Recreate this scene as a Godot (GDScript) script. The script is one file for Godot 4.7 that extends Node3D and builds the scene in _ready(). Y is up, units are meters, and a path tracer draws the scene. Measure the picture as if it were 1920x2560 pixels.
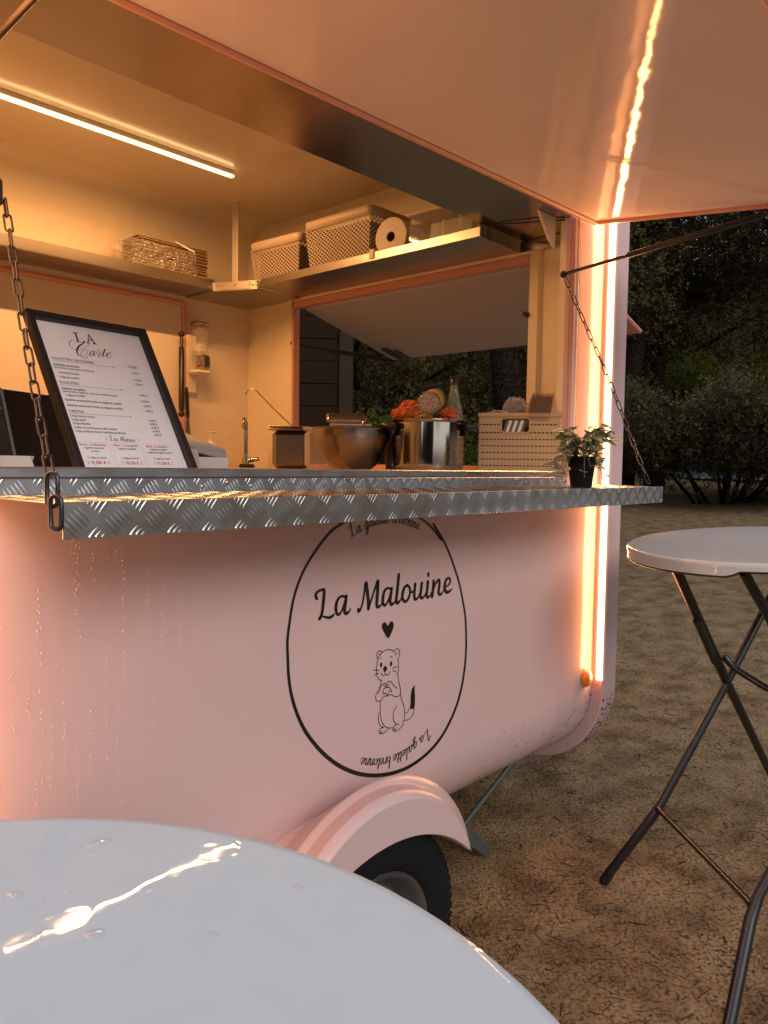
extends Node3D

# ---------------------------------------------------------------- mesh builder
class Shape:
	var st := SurfaceTool.new()
	var group := 1
	var n := 0
	func _init():
		st.begin(Mesh.PRIMITIVE_TRIANGLES)
	func sharp():
		st.set_smooth_group(-1)
	func smooth():
		group += 1
		st.set_smooth_group(group)
	func tri(a: Vector3, b: Vector3, c: Vector3):      # counter-clockwise seen from outside
		st.add_vertex(a); st.add_vertex(c); st.add_vertex(b)
		n += 1
	func quad(a: Vector3, b: Vector3, c: Vector3, d: Vector3):
		tri(a, b, c); tri(a, c, d)
	# rows of points; outside is on the side of (next column - this) x (next row - this)
	func sheet(rows: Array, round_u := false, round_v := false, flat := false):
		if flat: sharp()
		else: smooth()
		var nr := rows.size()
		var nc: int = rows[0].size()
		for i in (nr if round_v else nr - 1):
			var r0 = rows[i]
			var r1 = rows[(i + 1) % nr]
			for j in (nc if round_u else nc - 1):
				var k := (j + 1) % nc
				quad(r0[j], r0[k], r1[k], r1[j])
	func box(c: Vector3, s: Vector3, b := 0.0, basis := Basis.IDENTITY):
		sharp()
		var h := s / 2.0
		b = minf(b, minf(h.x, minf(h.y, h.z)) * 0.9)
		var f := func(v: Vector3) -> Vector3: return c + basis * v
		var i := Vector3(h.x - b, h.y - b, h.z - b)
		for ax in 3:
			var u := (ax + 1) % 3
			var w := (ax + 2) % 3
			for sg in [1.0, -1.0]:
				var p := []
				for q in [[-1.0, -1.0], [1.0, -1.0], [1.0, 1.0], [-1.0, 1.0]]:
					var v := Vector3.ZERO
					v[ax] = h[ax] * sg; v[u] = i[u] * q[0]; v[w] = i[w] * q[1]
					p.append(f.call(v))
				if sg > 0: quad(p[0], p[1], p[2], p[3])
				else: quad(p[3], p[2], p[1], p[0])
			if b > 0.0:
				for su in [1.0, -1.0]:
					for sw in [1.0, -1.0]:
						var a0 := Vector3.ZERO; var a1 := Vector3.ZERO; var b0 := Vector3.ZERO; var b1 := Vector3.ZERO
						a0[u] = h[u] * su; a0[w] = i[w] * sw; a0[ax] = -i[ax]
						a1 = a0; a1[ax] = i[ax]
						b0[u] = i[u] * su; b0[w] = h[w] * sw; b0[ax] = -i[ax]
						b1 = b0; b1[ax] = i[ax]
						if su * sw > 0: quad(f.call(a0), f.call(b0), f.call(b1), f.call(a1))
						else: quad(f.call(a1), f.call(b1), f.call(b0), f.call(a0))
		if b > 0.0:
			for sx in [1.0, -1.0]:
				for sy in [1.0, -1.0]:
					for sz in [1.0, -1.0]:
						var x = f.call(Vector3(h.x * sx, i.y * sy, i.z * sz))
						var y = f.call(Vector3(i.x * sx, h.y * sy, i.z * sz))
						var z = f.call(Vector3(i.x * sx, i.y * sy, h.z * sz))
						if sx * sy * sz > 0: tri(x, y, z)
						else: tri(x, z, y)
	func span(a: Vector3, b: Vector3, bev := 0.0):    # a box between two corners
		box((a + b) / 2.0, (b - a).abs(), bev)
	func tube(path: Array, rad, seg := 10, caps := true, closed := false, squash := 1.0):
		var np := path.size()
		var rows := []
		var up := Vector3.UP
		var first: Vector3 = path[1] - path[0]
		if absf(first.normalized().dot(up)) > 0.9: up = Vector3.RIGHT
		var side := first.cross(up).normalized()
		for i in np:
			var d: Vector3
			if closed: d = path[(i + 1) % np] - path[(i - 1 + np) % np]
			elif i == 0: d = path[1] - path[0]
			elif i == np - 1: d = path[i] - path[i - 1]
			else: d = (path[i] - path[i - 1]).normalized() + (path[i + 1] - path[i]).normalized()
			d = d.normalized()
			side = (side - d * side.dot(d)).normalized()
			var o := d.cross(side)
			var r: float = rad[i] if rad is Array else rad
			var row := []
			for j in seg:
				var t := TAU * j / seg
				row.append(path[i] + side * cos(t) * r + o * sin(t) * r * squash)
			rows.append(row)
		sheet(rows, true, closed)
		if caps and not closed:
			for e in [0, np - 1]:
				sharp()
				var row = rows[e]
				for j in seg:
					var k: int = (j + 1) % seg
					if e == 0: tri(path[e], row[k], row[j])
					else: tri(path[e], row[j], row[k])
	# profile of (radius, height) from bottom to top, outside to the right
	func lathe(profile: Array, seg: int, xf := Transform3D.IDENTITY, sharp_deg := 30.0):
		var start := 0
		var parts := []
		for i in range(1, profile.size() - 1):
			var a: Vector2 = (profile[i] - profile[i - 1]).normalized()
			var b: Vector2 = (profile[i + 1] - profile[i]).normalized()
			if absf(a.angle_to(b)) > deg_to_rad(sharp_deg):
				parts.append(profile.slice(start, i + 1)); start = i
		parts.append(profile.slice(start))
		for p in parts:
			var rows := []
			for q in p:
				var row := []
				for j in seg:
					var t := -TAU * j / seg
					row.append(xf * Vector3(q.x * cos(t), q.y, q.x * sin(t)))
				rows.append(row)
			sheet(rows, true)
	func ball(c: Vector3, r: Vector3, seg := 10, rings := 6, basis := Basis.IDENTITY):
		var rows := []
		for i in rings + 1:
			var a := PI * i / rings - PI / 2
			var row := []
			for j in seg:
				var t := -TAU * j / seg
				row.append(c + basis * (Vector3(cos(a) * cos(t), sin(a), cos(a) * sin(t)) * r))
			rows.append(row)
		sheet(rows, true)
	# polygon in the xy plane of xf pushed from z0 to z1
	func prism(poly: PackedVector2Array, z0: float, z1: float, xf := Transform3D.IDENTITY, round_sides := false):
		if Geometry2D.is_polygon_clockwise(poly) == false:
			pass
		var area := 0.0
		for i in poly.size():
			area += poly[i].cross(poly[(i + 1) % poly.size()])
		if area < 0:
			poly = poly.duplicate(); poly.reverse()
		var idx := Geometry2D.triangulate_polygon(poly)
		sharp()
		for i in range(0, idx.size(), 3):
			var t := [poly[idx[i]], poly[idx[i + 1]], poly[idx[i + 2]]]
			if (t[1] - t[0]).cross(t[2] - t[0]) < 0: t.reverse()
			tri(xf * Vector3(t[0].x, t[0].y, z1), xf * Vector3(t[1].x, t[1].y, z1), xf * Vector3(t[2].x, t[2].y, z1))
			tri(xf * Vector3(t[2].x, t[2].y, z0), xf * Vector3(t[1].x, t[1].y, z0), xf * Vector3(t[0].x, t[0].y, z0))
		if round_sides: smooth()
		for i in poly.size():
			var a := poly[i]
			var b := poly[(i + 1) % poly.size()]
			quad(xf * Vector3(a.x, a.y, z0), xf * Vector3(b.x, b.y, z0), xf * Vector3(b.x, b.y, z1), xf * Vector3(a.x, a.y, z1))
	func add(m: Mesh, xf: Transform3D):
		for s in m.get_surface_count():
			st.append_from(m, s, xf)
	func mesh() -> ArrayMesh:
		st.generate_normals()
		st.index()
		return st.commit()

var M := {}
var rng := RandomNumberGenerator.new()
var used := {}
var TRAILER: Node3D

# ---------------------------------------------------------------- naming helpers
func numbered(n: String) -> String:
	var k: int = used.get(n, 0)
	used[n] = k + 1
	return n if k == 0 else "%s_%03d" % [n, k]

func thing(called: String, label: String, category: String, at: Vector3, group := "") -> Node3D:
	var o := Node3D.new()
	o.name = numbered(called)
	add_child(o)
	o.position = at
	o.set_meta("label", label); o.set_meta("category", category)
	if group: o.set_meta("group", group)
	return o

# a part whose mesh is given in world axes; it is moved back by where its thing stands
func part(called: String, s, m: Material, parent: Node3D, local := false) -> MeshInstance3D:
	var o := MeshInstance3D.new()
	o.name = called
	o.mesh = s.mesh() if s is Shape else s
	o.material_override = m
	parent.add_child(o, true)
	if not local:
		var p := parent
		var away := Vector3.ZERO
		while p != self and p != null:
			away += p.position
			p = p.get_parent() as Node3D
		o.position = -away
	return o

func structure(called: String, s, m: Material) -> MeshInstance3D:
	var o := MeshInstance3D.new()
	o.name = called
	o.mesh = s.mesh() if s is Shape else s
	o.material_override = m
	add_child(o, true)
	o.set_meta("kind", "structure")
	return o

func many(called: String, mesh: Mesh, m: Material, places: Array, parent: Node3D, tints := []) -> MultiMeshInstance3D:
	var mm := MultiMesh.new()
	mm.transform_format = MultiMesh.TRANSFORM_3D
	mm.use_colors = tints.size() > 0
	mm.mesh = mesh
	mm.instance_count = places.size()
	for i in places.size():
		mm.set_instance_transform(i, places[i])
		if tints.size(): mm.set_instance_color(i, tints[i])
	var o := MultiMeshInstance3D.new()
	o.name = called
	o.multimesh = mm
	o.material_override = m
	parent.add_child(o, true)
	o.set_meta("kind", "stuff")
	return o

# ---------------------------------------------------------------- materials
func lin(r: float, g: float, b: float, a := 1.0) -> Color:
	var c := Color(r, g, b).linear_to_srgb()
	c.a = a
	return c

func mat(name: String, c: Color, rough := 0.5, metal := 0.0) -> StandardMaterial3D:
	var m := StandardMaterial3D.new()
	m.resource_name = name
	m.albedo_color = c
	m.roughness = rough
	m.metallic = metal
	M[name] = m
	return m

func noise(freq: float, seed_: int, oct := 4, kind := FastNoiseLite.TYPE_SIMPLEX_SMOOTH) -> FastNoiseLite:
	var f := FastNoiseLite.new()
	f.noise_type = kind
	f.frequency = freq
	f.seed = seed_
	f.fractal_octaves = oct
	return f

# a texture of seamless noise put through a ramp of [offset, colour] pairs
func noise_tex(freq: float, seed_: int, ramp: Array, size := 512, oct := 4, kind := FastNoiseLite.TYPE_SIMPLEX_SMOOTH) -> NoiseTexture2D:
	var t := NoiseTexture2D.new()
	t.width = size; t.height = size
	t.seamless = true
	t.noise = noise(freq, seed_, oct, kind)
	if ramp.size():
		var g := Gradient.new()
		var offs := PackedFloat32Array()
		var cols := PackedColorArray()
		for p in ramp:
			offs.append(p[0]); cols.append(p[1])
		g.offsets = offs; g.colors = cols
		t.color_ramp = g
	return t

func triplanar(m: StandardMaterial3D, scale: float, world := false):
	m.uv1_triplanar = true
	m.uv1_world_triplanar = world
	m.uv1_scale = Vector3.ONE * scale

func relief(m: StandardMaterial3D, tex: Texture2D, cm: float):
	m.heightmap_enabled = true
	m.heightmap_texture = tex
	m.heightmap_scale = cm

func make_materials():
	var grey := func(v: float) -> Color: return Color(v, v, v)
	# painted glass fibre: pink gloss with very slight waves
	var m := mat("pink_paint", lin(0.61, 0.425, 0.42), 0.12)
	m.metallic_specular = 0.25
	var wave := noise_tex(0.004, 5, [], 512, 2)
	triplanar(m, 0.7); relief(m, wave, 0.25)
	m = mat("pink_guard", lin(0.61, 0.425, 0.42), 0.3)
	m = mat("pink_trim", lin(0.64, 0.31, 0.24), 0.35)
	m = mat("hatch_lining", lin(0.74, 0.61, 0.575), 0.06)
	m.metallic_specular = 0.3
	triplanar(m, 0.8); relief(m, noise_tex(0.007, 11, [], 1024, 3), 0.08)
	m = mat("cream_wall", lin(0.74, 0.66, 0.52), 0.45)
	triplanar(m, 1.2); relief(m, noise_tex(0.02, 21, [], 512, 4), 0.25)
	m = mat("cream_ceiling", lin(0.68, 0.60, 0.47), 0.2)
	triplanar(m, 0.8); relief(m, noise_tex(0.006, 22, [], 512, 3), 0.15)
	m = mat("white_panel", lin(0.70, 0.62, 0.52), 0.4)
	m = mat("grey_flap", lin(0.50, 0.47, 0.46), 0.4)
	var brushed := noise_tex(0.02, 31, [[0.2, grey.call(0.55)], [0.8, grey.call(1.0)]], 512, 3)
	m = mat("steel", lin(0.42, 0.38, 0.33), 0.24, 1.0)
	m = mat("steel_sheet", lin(0.50, 0.46, 0.42), 0.3, 1.0)
	m.roughness = 0.3
	m = mat("steel_soffit", lin(0.40, 0.355, 0.32), 0.18, 1.0)
	m = mat("steel_mirror", lin(0.42, 0.38, 0.33), 0.1, 1.0)
	m = mat("steel_bowl", lin(0.30, 0.26, 0.21), 0.24, 1.0)
	m = mat("aluminium", lin(0.48, 0.49, 0.50), 0.36, 1.0)
	m.roughness_texture = noise_tex(0.01, 33, [[0.3, grey.call(0.75)], [0.75, grey.call(1.0)]], 256, 4)
	triplanar(m, 3.0)
	m = mat("galvanised", lin(0.11, 0.12, 0.12), 0.5, 0.6)
	m = mat("chain_metal", lin(0.07, 0.06, 0.055), 0.42, 0.9)
	m = mat("black_plastic", lin(0.012, 0.012, 0.013), 0.35)
	m = mat("black_metal", lin(0.012, 0.012, 0.013), 0.3)
	m.metallic_specular = 0.6
	m = mat("black_wood", lin(0.010, 0.008, 0.008), 0.4)
	m = mat("rubber", lin(0.008, 0.0085, 0.011), 0.8)
	m.metallic_specular = 0.3
	triplanar(m, 4.0); relief(m, noise_tex(0.03, 41, [], 256, 4), 0.1)
	m = mat("wheel_rim", lin(0.20, 0.205, 0.215), 0.4, 0.8)
	m = mat("vinyl_black", lin(0.008, 0.007, 0.007), 0.35)
	m = mat("print_black", lin(0.03, 0.022, 0.022), 0.6)
	m = mat("print_red", lin(0.45, 0.035, 0.05), 0.6)
	m = mat("print_grey", lin(0.28, 0.24, 0.24), 0.6)
	m = mat("paper", lin(0.82, 0.79, 0.82), 0.5)
	m = mat("kitchen_paper", lin(0.76, 0.70, 0.60), 0.9)
	triplanar(m, 6.0); relief(m, noise_tex(0.05, 43, [], 256, 3), 0.15)
	m = mat("worktop", lin(0.46, 0.34, 0.22), 0.5)
	m = mat("basket_plastic", lin(0.42, 0.34, 0.26), 0.45)
	m = mat("crate_plastic", lin(0.50, 0.33, 0.17), 0.45)
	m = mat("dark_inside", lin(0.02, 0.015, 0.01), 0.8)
	m = mat("card", lin(0.40, 0.27, 0.15), 0.75)
	m = mat("card_dark", lin(0.17, 0.11, 0.065), 0.75)
	m = mat("plate_brown", lin(0.19, 0.11, 0.06), 0.6)
	m = mat("plate_tan", lin(0.40, 0.27, 0.15), 0.6)
	m = mat("terminal_white", lin(0.62, 0.62, 0.64), 0.4)
	m = mat("terminal_grey", lin(0.33, 0.32, 0.33), 0.45)
	m = mat("glass_pane", lin(1, 1, 1, 0.06), 0.05)
	m.transparency = BaseMaterial3D.TRANSPARENCY_ALPHA
	m = mat("film", lin(1, 0.97, 0.92, 0.12), 0.16)
	m.transparency = BaseMaterial3D.TRANSPARENCY_ALPHA
	relief(m, noise_tex(0.02, 51, [], 256, 4), 3.0); triplanar(m, 4.0)
	m = mat("cloudy_plastic", lin(0.75, 0.68, 0.6, 0.45), 0.24)
	m.transparency = BaseMaterial3D.TRANSPARENCY_ALPHA
	m = mat("bottle_clear", lin(0.95, 0.92, 0.85, 0.14), 0.06)
	m.transparency = BaseMaterial3D.TRANSPARENCY_ALPHA
	m = mat("bottle_green", lin(0.35, 0.37, 0.25, 0.35), 0.06)
	m.transparency = BaseMaterial3D.TRANSPARENCY_ALPHA
	m = mat("oil", lin(0.55, 0.38, 0.10, 0.5), 0.2)
	m.transparency = BaseMaterial3D.TRANSPARENCY_ALPHA
	m = mat("label_yellow", lin(0.62, 0.36, 0.06), 0.5)
	m = mat("cap_pink", lin(0.60, 0.10, 0.12), 0.5)
	m = mat("orange_net", lin(0.78, 0.15, 0.035), 0.35)
	triplanar(m, 9.0); relief(m, noise_tex(0.03, 47, [], 256, 2), 1.2)
	m = mat("onion_skin", lin(0.62, 0.24, 0.06), 0.5)
	m = mat("coffee_bag", lin(0.14, 0.14, 0.12), 0.35)
	m = mat("lamp_orange", lin(0.85, 0.20, 0.01), 0.15)
	m.clearcoat_enabled = true
	m = mat("pot_black", lin(0.006, 0.005, 0.005), 0.7)
	m.metallic_specular = 0.25
	m = mat("leaf_green", lin(0.07, 0.11, 0.04), 0.4)
	m.backlight_enabled = true; m.backlight = lin(0.05, 0.09, 0.03)
	m = mat("leaf_stripe", lin(0.55, 0.55, 0.36), 0.45)
	m = mat("soil", lin(0.03, 0.022, 0.016), 0.95)
	# wet white plastic table top
	m = mat("table_top", lin(0.52, 0.555, 0.555), 0.025)
	m.metallic_specular = 0.27
	m.albedo_texture = noise_tex(0.010, 61, [[0.0, grey.call(0.975)], [0.5, grey.call(1.0)], [0.9, grey.call(0.985)]], 512, 5)
	m.roughness_texture = noise_tex(0.006, 62, [[0.40, grey.call(0.25)], [0.47, grey.call(0.6)], [0.62, grey.call(1.0)]], 512, 4)
	triplanar(m, 2.2); relief(m, noise_tex(0.010, 63, [[0.0, grey.call(0.0)], [0.40, grey.call(0.3)], [0.56, grey.call(0.72)], [1.0, grey.call(1.0)]], 1024, 2), 0.006)
	m = mat("water", lin(1, 1, 1, 0.0), 0.02)
	m.refraction_enabled = true; m.refraction_scale = 0.033
	m = mat("clear_drop", lin(1, 1, 1, 0.03), 0.02)
	m.transparency = BaseMaterial3D.TRANSPARENCY_ALPHA
	m = mat("body_drop", lin(0.70, 0.47, 0.43), 0.04)
	m = mat("mud", lin(0.05, 0.03, 0.022), 0.9)
	# ground: damp sand with needles and moss
	m = mat("sandy_ground", lin(1, 1, 1), 0.92)
	m.metallic_specular = 0.25
	m.albedo_texture = noise_tex(0.008, 71, [[0.05, lin(0.14, 0.088, 0.046)], [0.3, lin(0.22, 0.138, 0.072)], [0.45, lin(0.275, 0.175, 0.091)], [0.6, lin(0.315, 0.203, 0.108)], [0.9, lin(0.37, 0.25, 0.14)]], 1024, 7)
	triplanar(m, 0.45, true)
	m.detail_enabled = true
	m.detail_blend_mode = BaseMaterial3D.BLEND_MODE_MUL
	m.detail_albedo = noise_tex(0.10, 72, [[0.2, Color(0.62, 0.58, 0.55)], [0.42, Color(0.90, 0.89, 0.87)], [0.7, Color(1, 1, 1)]], 1024, 5, FastNoiseLite.TYPE_VALUE_CUBIC)
	m.detail_uv_layer = BaseMaterial3D.DETAIL_UV_2
	m.uv2_triplanar = true; m.uv2_world_triplanar = true
	m.uv2_scale = Vector3.ONE * 1.3
	relief(m, noise_tex(0.32, 73, [], 1024, 3, FastNoiseLite.TYPE_VALUE_CUBIC), 0.45)
	m = mat("litter", lin(0.13, 0.08, 0.045), 0.9)
	m.vertex_color_use_as_albedo = true
	m = mat("pale_road", lin(0.38, 0.42, 0.48), 0.5)
	m = mat("bark", lin(1, 1, 1), 0.95)
	m.metallic_specular = 0.15
	m.albedo_texture = noise_tex(0.02, 81, [[0.2, lin(0.008, 0.006, 0.004)], [0.6, lin(0.026, 0.018, 0.012)], [0.9, lin(0.05, 0.037, 0.026)]], 512, 5)
	triplanar(m, 1.5); relief(m, noise_tex(0.03, 82, [], 512, 4), 3.0)
	m = mat("pale_bark", lin(0.16, 0.14, 0.11), 0.9)
	m = mat("foliage", lin(0.055, 0.066, 0.026), 0.7)
	m.metallic_specular = 0.12
	m.vertex_color_use_as_albedo = true
	m.albedo_color = Color.WHITE
	m.backlight_enabled = true; m.backlight = lin(0.10, 0.12, 0.04)
	m = mat("old_plank", lin(0.022, 0.0125, 0.0065), 0.9)
	m.metallic_specular = 0.2
	triplanar(m, 1.0); relief(m, noise_tex(0.03, 91, [], 256, 4), 1.0)
	m = mat("grey_post", lin(0.04, 0.025, 0.015), 0.85)
	m.metallic_specular = 0.2

# the light strips: a glowing ribbon and an area light of the same size just in front of it
func glow(name: String, c: Color, energy: float) -> StandardMaterial3D:
	var m := mat(name, lin(0.9, 0.8, 0.6), 0.4)
	m.emission_enabled = true
	m.emission = c
	m.emission_energy_multiplier = energy
	return m

func strip_light(called: String, at: Vector3, size: Vector2, x: Vector3, towards: Vector3, energy: float, c: Color):
	var l := AreaLight3D.new()
	l.name = called
	l.light_color = c
	l.light_energy = energy
	l.area_size = size
	l.area_range = 12.0
	l.area_attenuation = 2.0
	l.shadow_enabled = true
	var z := -towards.normalized()
	l.transform = Transform3D(Basis(x.normalized(), z.cross(x).normalized(), z), at)
	add_child(l)
const NAME_STROKES := [
	[-271, 155.5, 8, -275.7, 164.1, 8.5, -269.6, 172.1, 7.5, -257.3, 175.8, 7, -247.3, 174.7, 9.2, -247.1, 160.8, 10.3, -250, 138, 10.3, -252.9, 119.9, 9.7, -258, 107.9, 9.2, -262, 104.6, 9.7],
	[-253.4, 109.6, 3.8, -240.8, 105.6, 6, -228.1, 102.7, 7.7, -217.9, 104.8, 8.3, -212.1, 108.7, 5.5],
	[-173.5, 149.4, 6.2, -186.8, 151.9, 6.7, -198.1, 145.7, 8.9, -204.4, 132.4, 10.5, -204.8, 117.1, 10, -198.5, 106.4, 7.8, -188.7, 109.1, 6.7, -179.1, 124.5, 5.6, -170.8, 144.8, 6.2],
	[-168.6, 150.5, 9.6, -171.6, 130.7, 10.7, -174.3, 113.2, 10.7, -169.5, 105.4, 9.6, -159.6, 107.7, 7.4, -151.3, 116.2, 2.9],
	[-124, 110.3, 8.7, -121.5, 104.6, 8.7, -113.7, 111.4, 7, -107, 127.6, 7, -102.2, 148.9, 7, -97.4, 175.2, 10],
	[-95, 176.2, 11.8, -90, 152.4, 11.8, -86, 127.5, 11.3, -84.6, 107.6, 11.9],
	[-83.9, 110, 8.3, -73.6, 130.9, 7.2, -61.6, 156.7, 7.2, -51.2, 175.4, 10.2],
	[-49.4, 176.4, 11.4, -50, 152.9, 12.1, -52, 128.3, 12.1, -52.4, 112.2, 10.9, -46.2, 106.5, 9.1, -33.5, 112.4, 5.5, -26.3, 120.3, 3.7],
	[-1, 152.1, 6.2, -12.2, 153.8, 7.4, -23.2, 146.2, 9.8, -28.4, 130.5, 11, -28.1, 115.5, 10.4, -20.5, 107.5, 8, -11.4, 113.4, 6.8, -2.3, 127.5, 6.2, 4.7, 148.2, 6.8],
	[6.6, 151.3, 9.9, 3.2, 131.9, 11.2, 0.9, 117, 11.2, 5.6, 107.5, 10, 15.1, 108.9, 7.5, 24.4, 116.7, 4.4],
	[35.5, 186.4, 10.1, 32.9, 164.2, 11.3, 29.6, 139, 11.3, 26.3, 117.7, 11.3, 29.6, 108.4, 10.1, 38, 109.9, 8.2, 47.4, 119.1, 4.5],
	[74, 153.5, 7.7, 60.4, 147.2, 10.2, 53, 131.3, 11.5, 53.3, 117.1, 10.8, 63.3, 108.1, 9, 75, 111.9, 9, 83.8, 126.5, 8.4, 84.2, 142, 8.4, 74, 153, 7.7],
	[82.3, 137.1, 5.8, 92.4, 130.7, 6.5, 100.3, 135.1, 4.6],
	[107.1, 152.6, 10.5, 104.4, 133.3, 11.1, 104.1, 115, 10.5, 111.1, 108.4, 8.5, 123.1, 115.4, 6.6, 130.9, 130.4, 6],
	[136.5, 152.2, 11.3, 133, 130.1, 11.3, 131.3, 114.4, 10.6, 139.7, 108.7, 8.7, 149.9, 114.9, 6, 155.9, 124.9, 4],
	[163.5, 153.4, 11.4, 161.1, 132.3, 11.4, 159.1, 113.9, 10.8, 167.7, 108.1, 8.8, 177.2, 114.5, 5.4, 181.2, 122.1, 4.1],
	[165.3, 177.8, 8.1, 165.4, 174.6, 10.8, 165.5, 170.6, 8.1],
	[190.1, 153.4, 10.2, 188.2, 132.1, 11.6, 184.6, 108.2, 11.6],
	[188.4, 124, 6.1, 197.7, 141.8, 7.5, 210.3, 152.7, 9.6, 217.7, 150.6, 9.7, 217.3, 134.4, 11.1, 214.4, 117, 11.1, 222.4, 109.3, 9, 234.5, 116.1, 5.6, 239.5, 123.8, 3.5],
	[250.4, 130.8, 5.6, 263.6, 134.9, 6.4, 270, 145.3, 9.2, 265.2, 154.1, 7.8, 251.9, 152.6, 9.1, 244.3, 139.7, 11.9, 243.9, 124.7, 11.9, 252.2, 113.6, 10.6, 266.5, 113.9, 8.5, 282, 121.4, 2.9],
]
const ANIMAL_LINES := [
	[-44.8, -37.1, -41.3, -30.3, -29.7, -21.1, -15.2, -16.7, -2.3, -17, 10.8, -20.5, 21.3, -26],
	[-44.8, -37.1, -49.5, -27.6, -47.9, -18, -39, -14, -29.8, -18.6, -28.8, -21.3],
	[-41.5, -21.6, -38.8, -23.3, -36.9, -25.5],
	[21.4, -31.1, 22.2, -24.3, 33.5, -20.7, 43.2, -28.5, 44.4, -40.2, 39.8, -48.3, 36.1, -51.5],
	[36.5, -30.6, 29.9, -32.6, 28.2, -38.7],
	[-44.8, -37.1, -49, -52.5, -50.5, -67.1, -48.5, -79.9, -39.2, -92.3, -28.2, -98.2],
	[37, -51.7, 40.7, -68.9, 40.2, -84.2, 36.1, -95.6],
	[-35.8, -36.9, -33.1, -35.5, -29.5, -35.5],
	[5.6, -37.5, 11.2, -39.5, 14.1, -42.5],
	[-15.8, -76.1, -15.3, -83.1, -23, -85.4, -30.8, -77],
	[-15.3, -83.1, -7.3, -87.2, 1, -85.7, 3.7, -78.6],
	[-62.2, -63.9, -50.6, -64.3, -40.6, -67.5],
	[-59.3, -77.2, -50.3, -75.2, -41.3, -75],
	[13.8, -72.9, 23.2, -70.8, 35.6, -72.7],
	[15.9, -79.4, 25.4, -82, 33.1, -87.3],
	[-30.9, -98.3, -33.4, -110.3, -42.2, -122.2, -51, -134, -51.7, -143.8, -45.2, -151.5, -36.2, -153.7, -28.9, -151.9, -19.9, -144.4, -12.5, -144.5, -5.1, -146.3, 7.9, -144.7, 21.2, -151.3, 32.7, -156.3, 44.2, -156.2, 49.4, -150.3],
	[-43.8, -131.8, -36.7, -125.8, -30.6, -112.1, -22.5, -107.5, -14.2, -108.5, -8.5, -115.3, -8.4, -121.6],
	[-23.3, -112.3, -16.9, -113.6, -12.1, -120.9],
	[-8.6, -114, -4.1, -107.4, 5.2, -106.7, 14.7, -113.7, 22.5, -122.9, 36, -132.7],
	[-3.8, -120.1, -2.1, -114.1, 4.4, -113.5],
	[-7.5, -121.8, -19.4, -122.5, -22.1, -126.4, -21.1, -132.9, -9, -139.2, -5.1, -145.7],
	[-7.5, -121.8, 3.7, -123.5, 8.5, -130.2, 5.8, -134.7, -1.6, -138.2, -4.2, -145.9],
	[8.5, -130.8, 11.5, -135.3, 14.4, -139.7],
	[-21.1, -132.9, -22.3, -136.4, -24.1, -139.1],
	[38, -96.6, 41.3, -112.6, 47.4, -129.3, 50.6, -141.5, 49.8, -151.6, 56.1, -169.8, 66.3, -191.5, 69.6, -209.1, 69, -224.6, 64.4, -233.9, 62.6, -241.3, 54, -248.3, 40.6, -254.1, 27.2, -252, 20.5, -247.8, 21.3, -241.6, 28.8, -237, 38.3, -235.7, 45.1, -237],
	[-31.6, -153.8, -33.1, -170.4, -32.2, -188.2, -25.9, -212.3, -14.5, -227.7, 0.5, -236.5, 20.4, -241.3],
	[-33.7, -184.1, -39.9, -194, -38.7, -209.3, -31.1, -223, -18.1, -231.3],
	[-18.1, -231.3, -29.1, -230.5, -35.4, -235.2, -35.3, -242.2, -27, -246.1, -16, -246.4, -3.1, -241.9, 5.2, -238.3],
	[-30.7, -243.9, -30.4, -241.5, -29.9, -239.1],
	[-25.2, -244.7, -24.5, -242.3, -23.8, -240],
	[25.3, -250.3, 26, -247.2, 27.1, -244.3],
	[32, -251.9, 32.9, -248.9, 34.3, -245.4],
	[36.1, -181.5, 25.9, -191.4, 20.5, -205.5, 23.7, -221.6, 34.5, -234.5],
	[70.7, -211.3, 82.4, -210.7, 91.1, -202.3],
	[68.2, -231.6, 85, -233.6, 98.7, -229, 108.5, -219.4, 111.3, -212.1],
]
const ANIMAL_FILLS := [
	[-31.9, -46.9, 1.5, -31.9, -50.6, 7, -31.8, -54.4, 8.5, -31.7, -58.1, 7, -31.7, -61.4, 1.5],
	[8.7, -50.7, 1.6, 8.8, -54.5, 7.2, 8.8, -58.3, 8.7, 8.9, -62.1, 7.2, 9, -65.7, 1.6],
	[-15.7, -63.1, 7.7, -15.7, -66.1, 14.8, -15.6, -69.9, 15.4, -15.9, -73.6, 9.2, -16.2, -76.7, 3.1],
]
const RING := [
	[-210.9, 328.3, -245.5, 304.8, -274.5, 277.9, -307.4, 241.3, -330.4, 204.6, -348.4, 161, -359.3, 109.8, -365.7, 65.3, -364.5, 26.5, -361.4, -19.9, -353.3, -64, -337.6, -110.2, -312.7, -159.3, -283.5, -199.6, -248.6, -238.4, -207.5, -275.3, -165.2, -305.2, -116.1, -332.3, -65.2, -351.9, -18.4, -364, 29.8, -371.4, 82.7, -373.2, 137.4, -366, 190.4, -350.1, 237.9, -325.2, 282.8, -285.1, 317.7, -236.9, 340.3, -182.9, 352.6, -126.3, 356.8, -72.7, 355.1, -22.6, 348, 32.4, 332.9, 83.6, 316.7, 129.9, 293.4, 176.2, 267, 222.1, 234.2, 267.5, 181.6, 323.3],
]
const TAIL_TIP := [
	[92.1, -199.8, 95.7, -186.2, 95.2, -165.2, 99.7, -147.8, 112.5, -138.6, 111.8, -152.9, 114.4, -173.2, 113.9, -195.5, 110.3, -212.5, 106.2, -205.7, 103.2, -208.9, 101.1, -203.2, 97.2, -206.3],
]
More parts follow.
